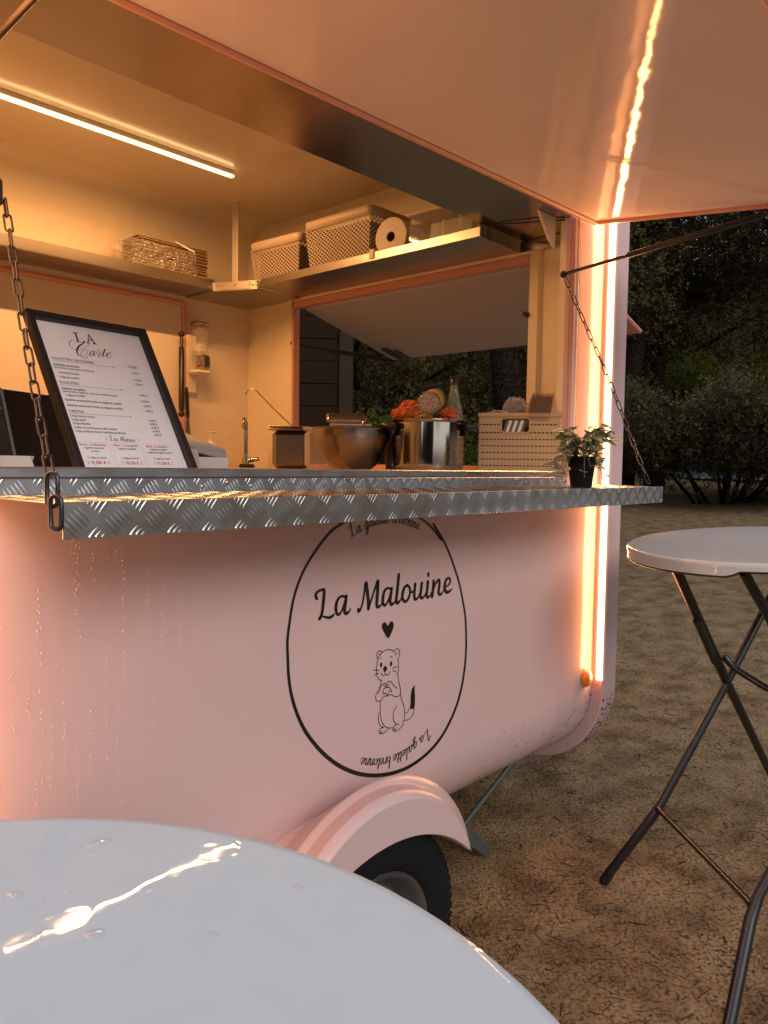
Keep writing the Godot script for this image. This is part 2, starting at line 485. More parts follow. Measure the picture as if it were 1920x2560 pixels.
const HEART := [
	[-4.4, 14.8, -23.7, 36.6, -31, 49.6, -28.3, 59.1, -16.6, 60.6, -7, 50.1, 2.3, 58.8, 13.1, 58, 17.5, 46.5, 11.8, 33.3],
]
const CARTE := [
	[-24.4, 350.4, 1.07, -32.1, 343.8, 2.33, -42.2, 336.8, 3.57, -50.3, 327, 3.95, -53.3, 319.1, 3.51, -52.9, 312.9, 2.68, -48.8, 310.3, 1.45, -42.8, 310.6, 0.83, -34.7, 314.5, 0.84, -26.4, 323.2, 0.85, -26.1, 328.6, 0.85, -31.1, 328.4, 0.85, -38.5, 324, 0.84, -44.6, 317.3, 0.83, -46.8, 310.6, 0.83, -44.5, 305.6, 0.83, -39.9, 304.7, 1.04, -32.7, 308.4, 1.26, -29.9, 310.9, 1.06],
	[-49.9, 351, 0.63, -56.8, 349.4, 0.83, -63.6, 342.9, 1.44, -65.9, 337.3, 1.44, -63.8, 330.2, 1.03, -56.6, 325.5, 0.62, -45.5, 326.7, 0.63, -32, 332, 0.63, -20.3, 340.3, 0.64, -14.1, 346.7, 0.86, -17.6, 348.3, 0.86, -22.2, 349.7, 0.64],
	[-9.2, 328, 0.86, -14.5, 327.2, 1.29, -22.1, 319.6, 2.56, -24.1, 315, 2.12, -21, 313.8, 1.07, -12.2, 322.1, 1.08, -8.3, 327.6, 1.08],
	[-7.6, 328.2, 1.95, -13.8, 318.6, 2.36, -13.6, 314.9, 1.07, -8, 319.5, 0.65, 0.8, 330.6, 0.65],
	[2.1, 333, 1.53, 4.8, 331.7, 1.53, 7.2, 328.3, 1.1, 0.6, 320.8, 1.96, -2.2, 315.5, 1.52, 1.2, 314.9, 0.87, 9.6, 323.2, 0.66],
	[22, 338.2, 2.45, 13.7, 326, 2.87, 9.3, 317.7, 2.19, 11.5, 316.4, 0.88, 18.7, 322.4, 0.66],
	[12.9, 329.7, 0.66, 17.6, 329.9, 0.67, 22.1, 329.4, 0.67],
	[19.4, 321.4, 0.67, 26.4, 323.5, 0.89, 32.4, 328.8, 0.9, 31, 330.8, 0.9, 24.3, 326.5, 2.01, 20.1, 320.4, 2.44, 20.1, 316, 1.77, 24.5, 315, 0.89, 32.9, 321.2, 0.67],
]

# ---------------------------------------------------------------- drawn lines: strokes of varying width on a plane
func smooth_line(c: Array, steps := 5, closed := false) -> Array:
	var out := []
	var n := c.size()
	for i in (n if closed else n - 1):
		var p0: Vector3 = c[(i - 1 + n) % n] if closed or i > 0 else c[i]
		var p1: Vector3 = c[i]
		var p2: Vector3 = c[(i + 1) % n]
		var p3: Vector3 = c[(i + 2) % n] if closed or i + 2 < n else p2
		for k in steps:
			var t := float(k) / steps
			out.append(0.5 * ((2.0 * p1) + (p2 - p0) * t + (2.0 * p0 - 5.0 * p1 + 4.0 * p2 - p3) * t * t + (3.0 * p1 - p0 - 3.0 * p2 + p3) * t * t * t))
	if not closed: out.append(c[n - 1])
	return out

var layer := 0
# ctrl: Vector3(x, y, width) in the plane of xf
func ribbon(s: Shape, ctrl: Array, xf: Transform3D, closed := false, steps := 5):
	var l := smooth_line(ctrl, steps, closed)
	layer += 1
	var z := 0.00002 * (layer % 12)
	var n := l.size()
	s.sharp()
	var lefts := []
	var rights := []
	for i in n:
		var a: Vector3 = l[(i - 1 + n) % n] if closed or i > 0 else l[i]
		var b: Vector3 = l[(i + 1) % n] if closed or i < n - 1 else l[i]
		var d := Vector2(b.x - a.x, b.y - a.y).normalized()
		var o: Vector2 = Vector2(-d.y, d.x) * l[i].z * 0.5
		lefts.append(xf * Vector3(l[i].x + o.x, l[i].y + o.y, z))
		rights.append(xf * Vector3(l[i].x - o.x, l[i].y - o.y, z))
	for i in (n if closed else n - 1):
		var k := (i + 1) % n
		s.quad(rights[i], rights[k], lefts[k], lefts[i])
	if not closed:
		for e in [0, n - 1]:
			var c := Vector2(l[e].x, l[e].y)
			var r: float = l[e].z * 0.5
			if r < 0.0008: continue
			for j in 8:
				var a0 := TAU * j / 8
				var a1 := TAU * (j + 1) / 8
				s.tri(xf * Vector3(c.x, c.y, z), xf * Vector3(c.x + cos(a0) * r, c.y + sin(a0) * r, z), xf * Vector3(c.x + cos(a1) * r, c.y + sin(a1) * r, z))

func flat_poly(s: Shape, pts: Array, xf: Transform3D):
	var poly := PackedVector2Array(pts)
	var idx := Geometry2D.triangulate_polygon(poly)
	s.sharp()
	for i in range(0, idx.size(), 3):
		var t := [poly[idx[i]], poly[idx[i + 1]], poly[idx[i + 2]]]
		if (t[1] - t[0]).cross(t[2] - t[0]) < 0: t.reverse()
		s.tri(xf * Vector3(t[0].x, t[0].y, 0), xf * Vector3(t[1].x, t[1].y, 0), xf * Vector3(t[2].x, t[2].y, 0))

func triples(a: Array, k := 0.001) -> Array:
	var out := []
	for i in range(0, a.size(), 3): out.append(Vector3(a[i], a[i + 1], a[i + 2]) * k)
	return out

func pairs(a: Array, w: float, k := 0.001) -> Array:
	var out := []
	for i in range(0, a.size(), 2): out.append(Vector3(a[i] * k, a[i + 1] * k, w))
	return out

# a slanted script hand: strokes in units of the x-height, last number of each letter its advance
func glyph(ch: String) -> Array:
	match ch:
		"L": return [[[0.1, 1.45], [0.02, 1.7], [0.2, 2.0], [0.5, 2.05], [0.45, 1.4], [0.3, 0.3], [0.1, 0.0]], [[0.1, 0.0], [0.4, 0.12], [0.75, 0.0], [1.0, 0.2]], 1.1]
		"M": return [[[0.0, 0.1], [0.12, 0.1], [0.3, 0.7], [0.5, 2.0]], [[0.5, 2.0], [0.6, 1.0], [0.68, 0.1]], [[0.68, 0.1], [0.95, 1.0], [1.2, 2.0]], [[1.2, 2.0], [1.12, 1.0], [1.14, 0.1], [1.3, 0.0], [1.5, 0.3]], 1.5]
		"a": return [[[0.62, 0.85], [0.4, 1.0], [0.12, 0.6], [0.12, 0.15], [0.3, 0.0], [0.5, 0.25], [0.64, 0.85]], [[0.68, 1.0], [0.6, 0.3], [0.68, 0.0], [0.82, 0.08], [0.95, 0.35]], 0.92]
		"l": return [[[0.3, 2.0], [0.2, 1.0], [0.14, 0.25], [0.24, 0.0], [0.4, 0.1], [0.5, 0.35]], 0.46]
		"o": return [[[0.4, 1.0], [0.14, 0.75], [0.1, 0.3], [0.3, 0.0], [0.56, 0.25], [0.6, 0.7], [0.4, 1.0]], [[0.56, 0.8], [0.7, 0.7], [0.82, 0.85]], 0.8]
		"u": return [[[0.1, 1.0], [0.06, 0.35], [0.18, 0.0], [0.4, 0.15], [0.58, 0.6]], [[0.64, 1.0], [0.58, 0.3], [0.66, 0.0], [0.8, 0.08], [0.92, 0.35]], 0.88]
		"i": return [[[0.1, 1.0], [0.06, 0.3], [0.14, 0.0], [0.28, 0.08], [0.4, 0.35]], [[0.14, 1.4], [0.15, 1.52]], 0.38]
		"n": return [[[0.1, 1.0], [0.06, 0.5], [0.02, 0.0]], [[0.06, 0.4], [0.25, 0.85], [0.45, 1.0], [0.54, 0.8], [0.5, 0.3], [0.58, 0.0], [0.72, 0.08], [0.84, 0.35]], 0.8]
		"e": return [[[0.1, 0.42], [0.4, 0.55], [0.54, 0.82], [0.38, 1.0], [0.14, 0.75], [0.1, 0.3], [0.28, 0.0], [0.5, 0.08], [0.7, 0.38]], 0.66]
		"g": return [[[0.62, 0.85], [0.4, 1.0], [0.12, 0.6], [0.12, 0.15], [0.3, 0.0], [0.5, 0.25], [0.64, 0.85]], [[0.68, 1.0], [0.6, 0.1], [0.52, -0.6], [0.3, -0.95], [0.1, -0.75], [0.3, -0.35], [0.9, 0.3]], 0.88]
		"t": return [[[0.24, 1.7], [0.16, 0.9], [0.12, 0.3], [0.2, 0.0], [0.36, 0.08], [0.48, 0.35]], [[0.0, 1.05], [0.2, 1.06], [0.42, 1.1]], 0.46]
		"b": return [[[0.2, 2.0], [0.12, 1.0], [0.1, 0.3], [0.28, 0.0], [0.54, 0.25], [0.56, 0.7], [0.38, 0.95], [0.16, 0.7]], 0.74]
		"r": return [[[0.1, 1.0], [0.06, 0.5], [0.02, 0.0]], [[0.06, 0.4], [0.22, 0.85], [0.42, 1.0], [0.5, 0.85]], 0.52]
		"s": return [[[0.0, 0.3], [0.3, 0.95], [0.45, 0.45], [0.35, 0.05], [0.1, 0.1]], 0.56]
	return [0.45]

# place gives for a pen position along the line the transform of that letter
func script_text(s: Shape, text: String, h: float, pen: float, stretch: float, place: Callable):
	var x := 0.0
	for ch in text:
		var g := glyph(ch)
		var adv: float = g[g.size() - 1]
		var xf: Transform3D = place.call((x + adv * 0.5) * h * stretch)
		for k in g.size() - 1:
			var c := []
			var st: Array = g[k]
			for i in st.size():
				var a: Array = st[maxi(i - 1, 0)]
				var b: Array = st[mini(i + 1, st.size() - 1)]
				var down: float = absf(b[1] - a[1]) / (absf(b[1] - a[1]) + absf(b[0] - a[0]) + 0.001)
				var falls: float = 1.0 if b[1] < a[1] else 0.45
				c.append(Vector3(((st[i][0] - adv * 0.5) * stretch + (st[i][1] - 0.5) * 0.1) * h, st[i][1] * h, pen * (0.5 + 0.65 * down * falls)))
			ribbon(s, c, xf, false, 4)
		x += adv

func script_length(text: String) -> float:
	var x := 0.0
	for ch in text:
		var g := glyph(ch)
		x += g[g.size() - 1]
	return x

# a line of print from (u0, v) to u1 along the sheet; the letters are squeezed or spread to that length
func print_line(s: Shape, text: String, font: Font, u0: float, u1: float, v: float, h: float, xf: Transform3D):
	var tm := TextMesh.new()
	tm.text = text
	tm.font = font
	tm.font_size = 24
	tm.pixel_size = 0.01
	tm.depth = 0.0
	tm.curve_step = 2.0
	tm.horizontal_alignment = HORIZONTAL_ALIGNMENT_LEFT
	tm.vertical_alignment = VERTICAL_ALIGNMENT_BOTTOM
	var box := tm.get_aabb()
	var sx := (u1 - u0) / box.size.x
	var sy := h / 0.175           # capitals of a 24-pixel face
	if sy > sx * 1.6: sy = sx * 1.6
	var base := box.position.y
	if "p" in text or "g" in text or "(" in text or "," in text or "j" in text: base += 0.05
	var t := Transform3D(Basis(Vector3(sx, 0, 0), Vector3(0, sy, 0), Vector3(0, 0, 1)), Vector3(u0 - box.position.x * sx, v - base * sy, 0))
	var src := tm.get_mesh_arrays()
	var vs: PackedVector3Array = src[Mesh.ARRAY_VERTEX]
	var ix: PackedInt32Array = src[Mesh.ARRAY_INDEX]
	s.sharp()
	for i in range(0, ix.size(), 3):
		var a := xf * (t * vs[ix[i]])
		var b := xf * (t * vs[ix[i + 1]])
		var c := xf * (t * vs[ix[i + 2]])
		if (b - a).cross(c - a).dot(xf.basis.z) < 0: s.tri(a, c, b)
		else: s.tri(a, b, c)

# ---------------------------------------------------------------- trailer
const FRONT := -1.40
const XL := 0.37
const XR := 2.76
const OPEN_L := 0.53
const OPEN_R := 2.50
const OPEN_B := 1.393
const OPEN_T := 2.32
const WALL_X := 2.66       # inside face of the end wall
const BACK := -3.44        # inside face of the back wall

# the cross-section, from the top edge of the opening round over the roof and back, under the floor and up to its bottom edge; (z, y), grown by o. It runs down the front last.
func hull(o: float, closed_front := true) -> Array:
	var out := []
	var zf := FRONT + o
	var zb := -3.48 - o
	var yb := 0.27 - o
	var yt := 2.72 + o
	var rb := 0.30 + o
	var rt := 0.24 + o
	var arc := func(cz: float, cy: float, r: float, a0: float, a1: float):
		for i in 11:
			var a := deg_to_rad(lerpf(a0, a1, i / 10.0))
			out.append(Vector2(cz + cos(a) * r, cy + sin(a) * r))
	# starts under the opening, goes down the front, under, up the back, over the roof and down to the lintel
	out.append(Vector2(zf, OPEN_B))
	arc.call(zf - rb, yb + rb, rb, 0, -90)
	arc.call(zb + rb, yb + rb, rb, -90, -180)
	arc.call(zb + rt, yt - rt, rt, 180, 90)
	arc.call(zf - rt, yt - rt, rt, 90, 0)
	out.append(Vector2(zf, OPEN_T))
	return out

func section(o: float, x: float) -> Array:
	var row := []
	for p in hull(o): row.append(Vector3(x, p.y, p.x))
	return row

func hull_band(s: Shape, rows: Array, closed: bool):
	s.sheet(rows, closed)

# raised bars of chequer plate between (0,0) and (w,h) of xf, outside along its z
func tread(s: Shape, w: float, h: float, xf: Transform3D, off := Vector2.ZERO):
	var pitch := 0.067
	for i in range(-1, int(w / pitch) + 2):
		for j in range(-1, int(h / pitch) + 2):
			for half in 2:
				var c := Vector2(i + 0.5 * half, j + 0.5 * half) * pitch + off
				var d := Vector2(0.62, -0.78) if half == 0 else Vector2(0.62, 0.78)
				var q := Vector2(-d.y, d.x)
				for k in 5:
					var m := c + q * (k - 2) * 0.0078
					var a := m - d * 0.0185
					var b := m + d * 0.0185
					# clip the bar to the plate
					var lo := 0.0
					var hi := 1.0
					for ax in 2:
						var top: float = w if ax == 0 else h
						var da: float = b[ax] - a[ax]
						var t0: float = (0.001 - a[ax]) / da
						var t1: float = (top - 0.001 - a[ax]) / da
						lo = maxf(lo, minf(t0, t1)); hi = minf(hi, maxf(t0, t1))
					if hi - lo < 0.12: continue
					var n := 4
					var ridge := []
					var left := []
					var right := []
					for e in n + 1:
						var t := lerpf(lo, hi, float(e) / n)
						var full := clampf(sin(PI * t), 0.0, 1.0)
						var p := a.lerp(b, t)
						var wd := 0.0026 * pow(full, 0.6) + 0.0001
						ridge.append(xf * Vector3(p.x, p.y, 0.0002 + 0.0016 * pow(full, 0.7)))
						left.append(xf * Vector3(p.x + q.x * wd, p.y + q.y * wd, 0.0001))
						right.append(xf * Vector3(p.x - q.x * wd, p.y - q.y * wd, 0.0001))
					s.sheet([right, ridge, left])

func plane_at(o: Vector3, u: Vector3, v: Vector3) -> Transform3D:
	return Transform3D(Basis(u, v, u.cross(v)), o)

func chain_link() -> ArrayMesh:
	var s := Shape.new()
	var path := []
	for i in 20:
		var a := TAU * i / 20
		var p := Vector3(0, sin(a) * 0.0060, cos(a) * 0.0060)
		p.z += 0.0125 if cos(a) > 0 else -0.0125
		path.append(p)
	s.tube(path, 0.0020, 6, false, true)
	return s.mesh()

func chain(called: String, pts: Array, link: Mesh, m: Material):
	var root := Node3D.new()
	root.name = called
	TRAILER.add_child(root, true)
	root.position = pts[0] - TRAILER.position
	var c := Curve3D.new()
	for p in pts: c.add_point(p)
	var pitch := 0.0325
	var len := c.get_baked_length()
	var k := int(len / pitch)
	for i in k:
		var d := (i + 0.5) * len / k
		var p := c.sample_baked(d)
		var q := c.sample_baked(minf(d + 0.01, len)) - c.sample_baked(maxf(d - 0.01, 0.0))
		var z := q.normalized()
		var x := z.cross(Vector3(0.3, 0.2, 1)).normalized()
		var b := Basis(x, z.cross(x), z)
		b = b * Basis(Vector3(0, 0, 1), (0.35 if i % 2 == 0 else 0.35 + PI / 2) + rng.randf_range(-0.25, 0.25))
		var o := MeshInstance3D.new()
		o.name = "link"
		o.mesh = link
		o.material_override = m
		root.add_child(o, true)
		o.transform = Transform3D(b, p - pts[0])

func strut(called: String, a: Vector3, b: Vector3, thin: float, fat: float, share: float):
	var s := Shape.new()
	var d := (b - a).normalized()
	var m := a.lerp(b, share)
	s.tube([a + d * 0.012, m], thin, 10)
	var root := part(called, s, M.chain_metal, TRAILER)
	s = Shape.new()
	s.tube([m, m + d * 0.004, b - d * 0.03, b - d * 0.012], [fat * 0.8, fat, fat, fat * 0.7], 12)
	part("cylinder", s, M.black_plastic, root)
	for e in [a, b]:
		s = Shape.new()
		s.ball(e, Vector3.ONE * thin * 2.0, 10, 7)
		part("ball_joint", s, M.black_plastic, root)

func build_trailer():
	var base := Vector3(1.5, 0.0, -2.44)
	TRAILER = thing("food_trailer", "pink food trailer with its serving hatch raised and warm light strips lit", "food trailer", base)
	var t := TRAILER
	var s: Shape
	# outer skin: three lengths, the middle one with the serving opening
	s = Shape.new()
	s.sheet([section(0, OPEN_L), section(0, OPEN_R)])
	for e in [[XL, OPEN_L], [OPEN_R, XR]]:
		s.sheet([section(0, e[0]), section(0, e[1])], true)
	# the edges of the opening
	s.sharp()
	for x in [OPEN_L, OPEN_R]:
		var a := Vector3(x, OPEN_B, FRONT)
		var b := Vector3(x, OPEN_T, FRONT)
		var back := Vector3(0, 0, -0.016)
		if x == OPEN_L: s.quad(a, a + back, b + back, b)
		else: s.quad(b, b + back, a + back, a)
	part("body_shell", s, M.pink_paint, t)
	s = Shape.new()
	var inner := func(x: float) -> Array: return section(-0.04, x)
	var r0: Array = inner.call(OPEN_R); var r1: Array = inner.call(OPEN_L)
	s.sheet([r0, r1])
	for e in [[OPEN_L, XL + 0.03], [WALL_X + 0.02, OPEN_R]]:
		s.sheet([inner.call(e[0]), inner.call(e[1])], true)
	for x in [OPEN_L, OPEN_R]:
		var a := Vector3(x, OPEN_B, FRONT - 0.016)
		var b := Vector3(x, OPEN_T, FRONT - 0.016)
		var back := Vector3(0, 0, -0.024)
		s.sharp()
		if x == OPEN_L: s.quad(a, a + back, b + back, b)
		else: s.quad(b, b + back, a + back, a)
	part("inner_lining", s, M.cream_wall, t)
	# ceiling sheet with its sheen, and the cove is the lining itself
	s = Shape.new()
	s.box(Vector3((OPEN_L + WALL_X) / 2, 2.676, -2.42), Vector3(WALL_X - OPEN_L, 0.006, 1.62))
	part("ceiling_sheet", s, M.cream_ceiling, t)
	# end walls
	var poly := PackedVector2Array()
	for p in hull(-0.038): poly.append(Vector2(p.x, p.y))
	var window := [-3.07, -1.66, 1.412, 2.25]       # z from, z to, y from, y to
	s = Shape.new()
	var side := func(zz: float) -> Transform3D: return Transform3D(Basis(Vector3(0, 0, -1), Vector3(0, 1, 0), Vector3(1, 0, 0)), Vector3(zz, 0, 0))
	var cells := [[-9.0, window[0], -9.0, 9.0], [window[1], 9.0, -9.0, 9.0], [window[0], window[1], -9.0, window[2]], [window[0], window[1], window[3], 9.0]]
	for c in cells:
		var rect := PackedVector2Array([Vector2(c[0], c[2]), Vector2(c[1], c[2]), Vector2(c[1], c[3]), Vector2(c[0], c[3])])
		for g in Geometry2D.intersect_polygons(poly, rect):
			var f := PackedVector2Array()
			for p in g: f.append(Vector2(-p.x, p.y))
			s.prism(f, WALL_X, WALL_X + 0.018, side.call(0.0))
	part("end_wall", s, M.cream_wall, t)
	s = Shape.new()
	var fp := PackedVector2Array()
	for p in poly: fp.append(Vector2(-p.x, p.y))
	s.prism(fp, XL + 0.02, XL + 0.06, side.call(0.0))
	part("end_wall", s, M.cream_wall, t)
	# rounded rim flanges round both ends
	for e in [[XR, XR + 0.105], [XL, XL - 0.105]]:
		s = Shape.new()
		var rows := []
		var d := signf(e[1] - e[0])
		var prof := [[0.0, 0.0], [0.0, 0.044], [0.006, 0.05], [0.099, 0.05], [0.105, 0.044], [0.105, -0.06]]
		for p in prof: rows.append(section(p[1], e[0] + d * p[0]))
		if d < 0: rows.reverse()
		for i in rows.size() - 1: s.sheet([rows[i], rows[i + 1]], true)
		part("rim_flange", s, M.pink_paint, t)
	# end skin beyond the right wall, with the window cut out
	s = Shape.new()
	for c in cells:
		var rect := PackedVector2Array([Vector2(c[0], c[2]), Vector2(c[1], c[2]), Vector2(c[1], c[3]), Vector2(c[0], c[3])])
		for g in Geometry2D.intersect_polygons(poly, rect):
			var f := PackedVector2Array()
			for p in g: f.append(Vector2(-p.x, p.y))
			s.prism(f, WALL_X + 0.020, WALL_X + 0.030, side.call(0.0))
	part("end_skin", s, M.pink_paint, t)
	# frame of the end window
	s = Shape.new()
	var x0 := WALL_X - 0.012
	var x1 := WALL_X + 0.034
	s.span(Vector3(x0, window[3] - 0.030, window[0]), Vector3(x1, window[3] + 0.002, window[1]), 0.003)
	s.span(Vector3(x0, window[2] - 0.02, window[0]), Vector3(x1, window[2] + 0.012, window[1]), 0.003)
	s.span(Vector3(x0, window[2], window[0] - 0.002), Vector3(x1, window[3], window[0] + 0.014), 0.003)
	part("window_frame", s, M.pink_trim, t)
	s = Shape.new()
	s.span(Vector3(x0 - 0.004, 1.40, window[1] - 0.004), Vector3(x1, window[3] + 0.03, window[1] + 0.055), 0.012)
	s.span(Vector3(x0 - 0.004, window[3] + 0.003, window[0] - 0.05), Vector3(WALL_X + 0.004, window[3] + 0.045, window[1] + 0.05), 0.006)
	part("window_surround", s, M.cream_wall, t)
	# flap of the end window, held up and out
	var hinge := Vector3(WALL_X + 0.07, 2.222, 0)
	var out := Vector3(0.966, -0.258, 0).normalized()
	var fl := 0.72
	var fb := Basis(out, Vector3(0, 0, 1).cross(out), Vector3(0, 0, 1))
	s = Shape.new()
	s.box(Vector3(hinge.x, hinge.y, -2.365) + out * fl / 2 + fb.y * 0.014, Vector3(fl, 0.024, 1.40), 0.006, fb)
	var flap := part("window_flap", s, M.grey_flap, t)
	s = Shape.new()
	s.box(Vector3(hinge.x, hinge.y, -2.98) + out * (fl - 0.1) + fb.y * -0.006, Vector3(0.16, 0.012, 0.035), 0.003, fb)
	s.box(Vector3(hinge.x, hinge.y, -2.93) + out * (fl - 0.06) + fb.y * -0.006, Vector3(0.16, 0.010, 0.02), 0.003, fb)
	part("latch", s, M.galvanised, flap)
	strut("gas_strut", Vector3(WALL_X + 0.01, 2.045, -3.085), hinge + out * 0.66 + Vector3(0, -0.03, -3.02), 0.007, 0.012, 0.35)
	s = Shape.new()
	s.tube([Vector3(WALL_X - 0.03, 2.02, -1.665), Vector3(WALL_X + 0.02, 2.02, -1.675)], 0.010, 10)
	part("strut_mount", s, M.black_plastic, t)
	# closed hatch in the back wall with its pink gasket
	s = Shape.new()
	s.span(Vector3(0.62, 1.42, BACK - 0.004), Vector3(2.235, 2.215, BACK + 0.008), 0.004)
	part("back_hatch", s, M.white_panel, t)
	s = Shape.new()
	s.tube([Vector3(0.62, 2.225, BACK + 0.006), Vector3(2.22, 2.225, BACK + 0.006), Vector3(2.24, 2.222, BACK + 0.006), Vector3(2.247, 2.205, BACK + 0.006), Vector3(2.247, 1.42, BACK + 0.006)], 0.013, 8)
	part("hatch_gasket", s, M.pink_trim, t)
	strut("gas_strut", Vector3(2.205, 2.06, BACK + 0.05), Vector3(2.165, 1.66, BACK + 0.11), 0.008, 0.014, 0.16)
	# stainless soffit behind the lintel, with its inner drop
	s = Shape.new()
	s.span(Vector3(OPEN_L, 2.305, -1.69), Vector3(WALL_X, 2.32, FRONT - 0.004), 0.002)
	s.span(Vector3(OPEN_L, 2.32, -1.69), Vector3(WALL_X, 2.60, -1.678), 0.002)
	part("lintel_soffit", s, M.steel_soffit, t)
	s = Shape.new()
	s.span(Vector3(WALL_X - 0.02, 2.26, -1.70), Vector3(WALL_X - 0.004, 2.304, FRONT - 0.05), 0.002)
	part("corner_plate", s, M.steel_soffit, t)
	s = Shape.new()
	s.prism(PackedVector2Array([Vector2(2.47, 2.304), Vector2(2.47, 2.20), Vector2(2.435, 2.22), Vector2(2.36, 2.304)]), FRONT - 0.055, FRONT - 0.045)
	part("gusset", s, M.cream_wall, t)
	s = Shape.new()
	s.tube([Vector3(2.36, 2.318, -1.70), Vector3(2.40, 2.30, -1.62), Vector3(2.45, 2.298, -1.5), Vector3(2.50, 2.30, -1.425)], 0.0025, 6)
	part("cable", s, M.black_plastic, t)
	# jamb trims
	for x in [OPEN_R, OPEN_L]:
		var d := 1.0 if x == OPEN_R else -1.0
		s = Shape.new()
		s.span(Vector3(x + d * 0.003, OPEN_B, FRONT - 0.03), Vector3(x + d * 0.030, 2.305, FRONT + 0.014), 0.006)
		s.span(Vector3(x + d * 0.052, OPEN_B, FRONT - 0.01), Vector3(x + d * 0.105, 2.305, FRONT + 0.008), 0.004)
		part("jamb_trim", s, M.pink_trim, t)
		s = Shape.new()
		s.tube([Vector3(x + d * 0.041, OPEN_B, FRONT + 0.004), Vector3(x + d * 0.041, 2.30, FRONT + 0.004)], 0.009, 8)
		part("jamb_gasket", s, M.cream_wall, t)
	# serving hatch, propped open
	var hd := Vector3(0, -0.1045, 0.9945).normalized()
	var hx := Vector3(1, 0.019, 0).normalized()      # the hinge line is not quite level
	hd = (hd - hx * hd.dot(hx)).normalized()
	var hb := Basis(hx, hd.cross(hx), hd)
	var hp := Vector3(0, 2.306 - 0.019 * 2.62, -1.376)
	var hat := func(x: float, y: float, z: float) -> Vector3: return hp + hb * Vector3(x, y, z)
	s = Shape.new()
	s.box(hat.call(1.52, 0.014, 0.485), Vector3(2.19, 0.024, 0.96), 0.003, hb)
	var hatch := part("serving_hatch", s, M.hatch_lining, t)
	s = Shape.new()
	s.box(hat.call(1.52, 0.012, 0.010), Vector3(2.2, 0.040, 0.022), 0.006, hb)
	s.box(hat.call(1.52, 0.012, 0.962), Vector3(2.2, 0.044, 0.024), 0.006, hb)
	s.box(hat.call(2.611, 0.013, 0.485), Vector3(0.022, 0.042, 0.93), 0.006, hb)
	s.box(hat.call(0.429, 0.013, 0.485), Vector3(0.022, 0.042, 0.93), 0.006, hb)
	part("hatch_edging", s, M.pink_trim, hatch)
	s = Shape.new()
	s.box(hat.call(1.52, 0.036, 0.485), Vector3(2.2, 0.014, 0.97), 0.004, hb)
	part("hatch_skin", s, M.pink_paint, hatch)
	strut("gas_strut", Vector3(2.465, 2.10, -1.405), Vector3(2.60, 2.214, -0.775), 0.0062, 0.0105, 0.34)
	strut("gas_strut", Vector3(0.53, 2.10, -1.405), Vector3(0.58, 2.214, -0.775), 0.0062, 0.0105, 0.34)
	s = Shape.new()
	s.box(Vector3(0.540, 1.872, -1.392), Vector3(0.022, 0.046, 0.026), 0.004)
	part("chain_bracket", s, M.black_plastic, t)
	# counters
	s = Shape.new()
	s.span(Vector3(OPEN_L + 0.01, 1.35, -1.95), Vector3(2.02, 1.378, FRONT - 0.045), 0.004)
	s.span(Vector3(2.02, 1.35, -3.43), Vector3(WALL_X - 0.003, 1.399, FRONT - 0.045), 0.004)
	part("worktop", s, M.worktop, t)
	s = Shape.new()
	s.span(Vector3(OPEN_L + 0.01, 0.5, -1.9), Vector3(2.05, 1.349, FRONT - 0.05), 0.004)
	s.span(Vector3(2.06, 0.5, -3.42), Vector3(WALL_X - 0.004, 1.349, FRONT - 0.05), 0.004)
	part("cupboard", s, M.white_panel, t)
	s = Shape.new()
	s.span(Vector3(XL + 0.1, 0.46, -3.43), Vector3(WALL_X, 0.50, -1.45))
	part("floor_board", s, M.worktop, t)
	s = Shape.new()
	s.span(Vector3(OPEN_L - 0.16, 1.3885, FRONT - 0.042), Vector3(OPEN_R + 0.005, 1.409, FRONT + 0.006), 0.003)
	part("counter_edge", s, M.aluminium, t)
	# folding shelf of chequer plate along the front
	s = Shape.new()
	s.span(Vector3(OPEN_L - 0.16, 1.358, FRONT + 0.002), Vector3(OPEN_R + 0.01, 1.3875, FRONT + 0.007), 0.001)
	s.span(Vector3(0.516, 1.356, FRONT + 0.008), Vector3(2.655, 1.3595, -1.1035), 0.001)
	s.span(Vector3(0.516, 1.305, -1.103), Vector3(2.655, 1.3600, -1.100), 0.001)
	var shelf := part("counter_shelf", s, M.aluminium, t)
	s = Shape.new()
	tread(s, 2.139, 0.055, plane_at(Vector3(0.516, 1.305, -1.1), Vector3.RIGHT, Vector3.UP), Vector2(0.02, 0.026))
	tread(s, 2.14, 0.029, plane_at(Vector3(OPEN_L - 0.16, 1.358, FRONT + 0.007), Vector3.RIGHT, Vector3.UP), Vector2(0.0, 0.006))
	tread(s, 2.139, 0.285, plane_at(Vector3(0.516, 1.3595, -1.104), Vector3.RIGHT, Vector3.FORWARD), Vector2(0.02, 0.03))
	var bars := part("tread_bars", s, M.aluminium, shelf)
	bars.set_meta("kind", "stuff")
	for p in [Vector2(1.02, 1.379), Vector2(0.955, 1.371), Vector2(1.085, 1.371), Vector2(2.17, 1.38), Vector2(2.23, 1.372)]:
		s = Shape.new()
		s.ball(Vector3(p.x, p.y, FRONT + 0.008), Vector3(0.005, 0.005, 0.004), 10, 6)
		part("rivet", s, M.steel, shelf)
	var link := chain_link()
	chain("chain", [Vector3(0.556, 1.862, -1.388), Vector3(0.535, 1.62, -1.265), Vector3(0.514, 1.40, -1.135)], link, M.chain_metal)
	chain("chain", [Vector3(2.467, 2.085, -1.398), Vector3(2.517, 1.735, -1.25), Vector3(2.571, 1.372, -1.115)], link, M.chain_metal)
	s = Shape.new()
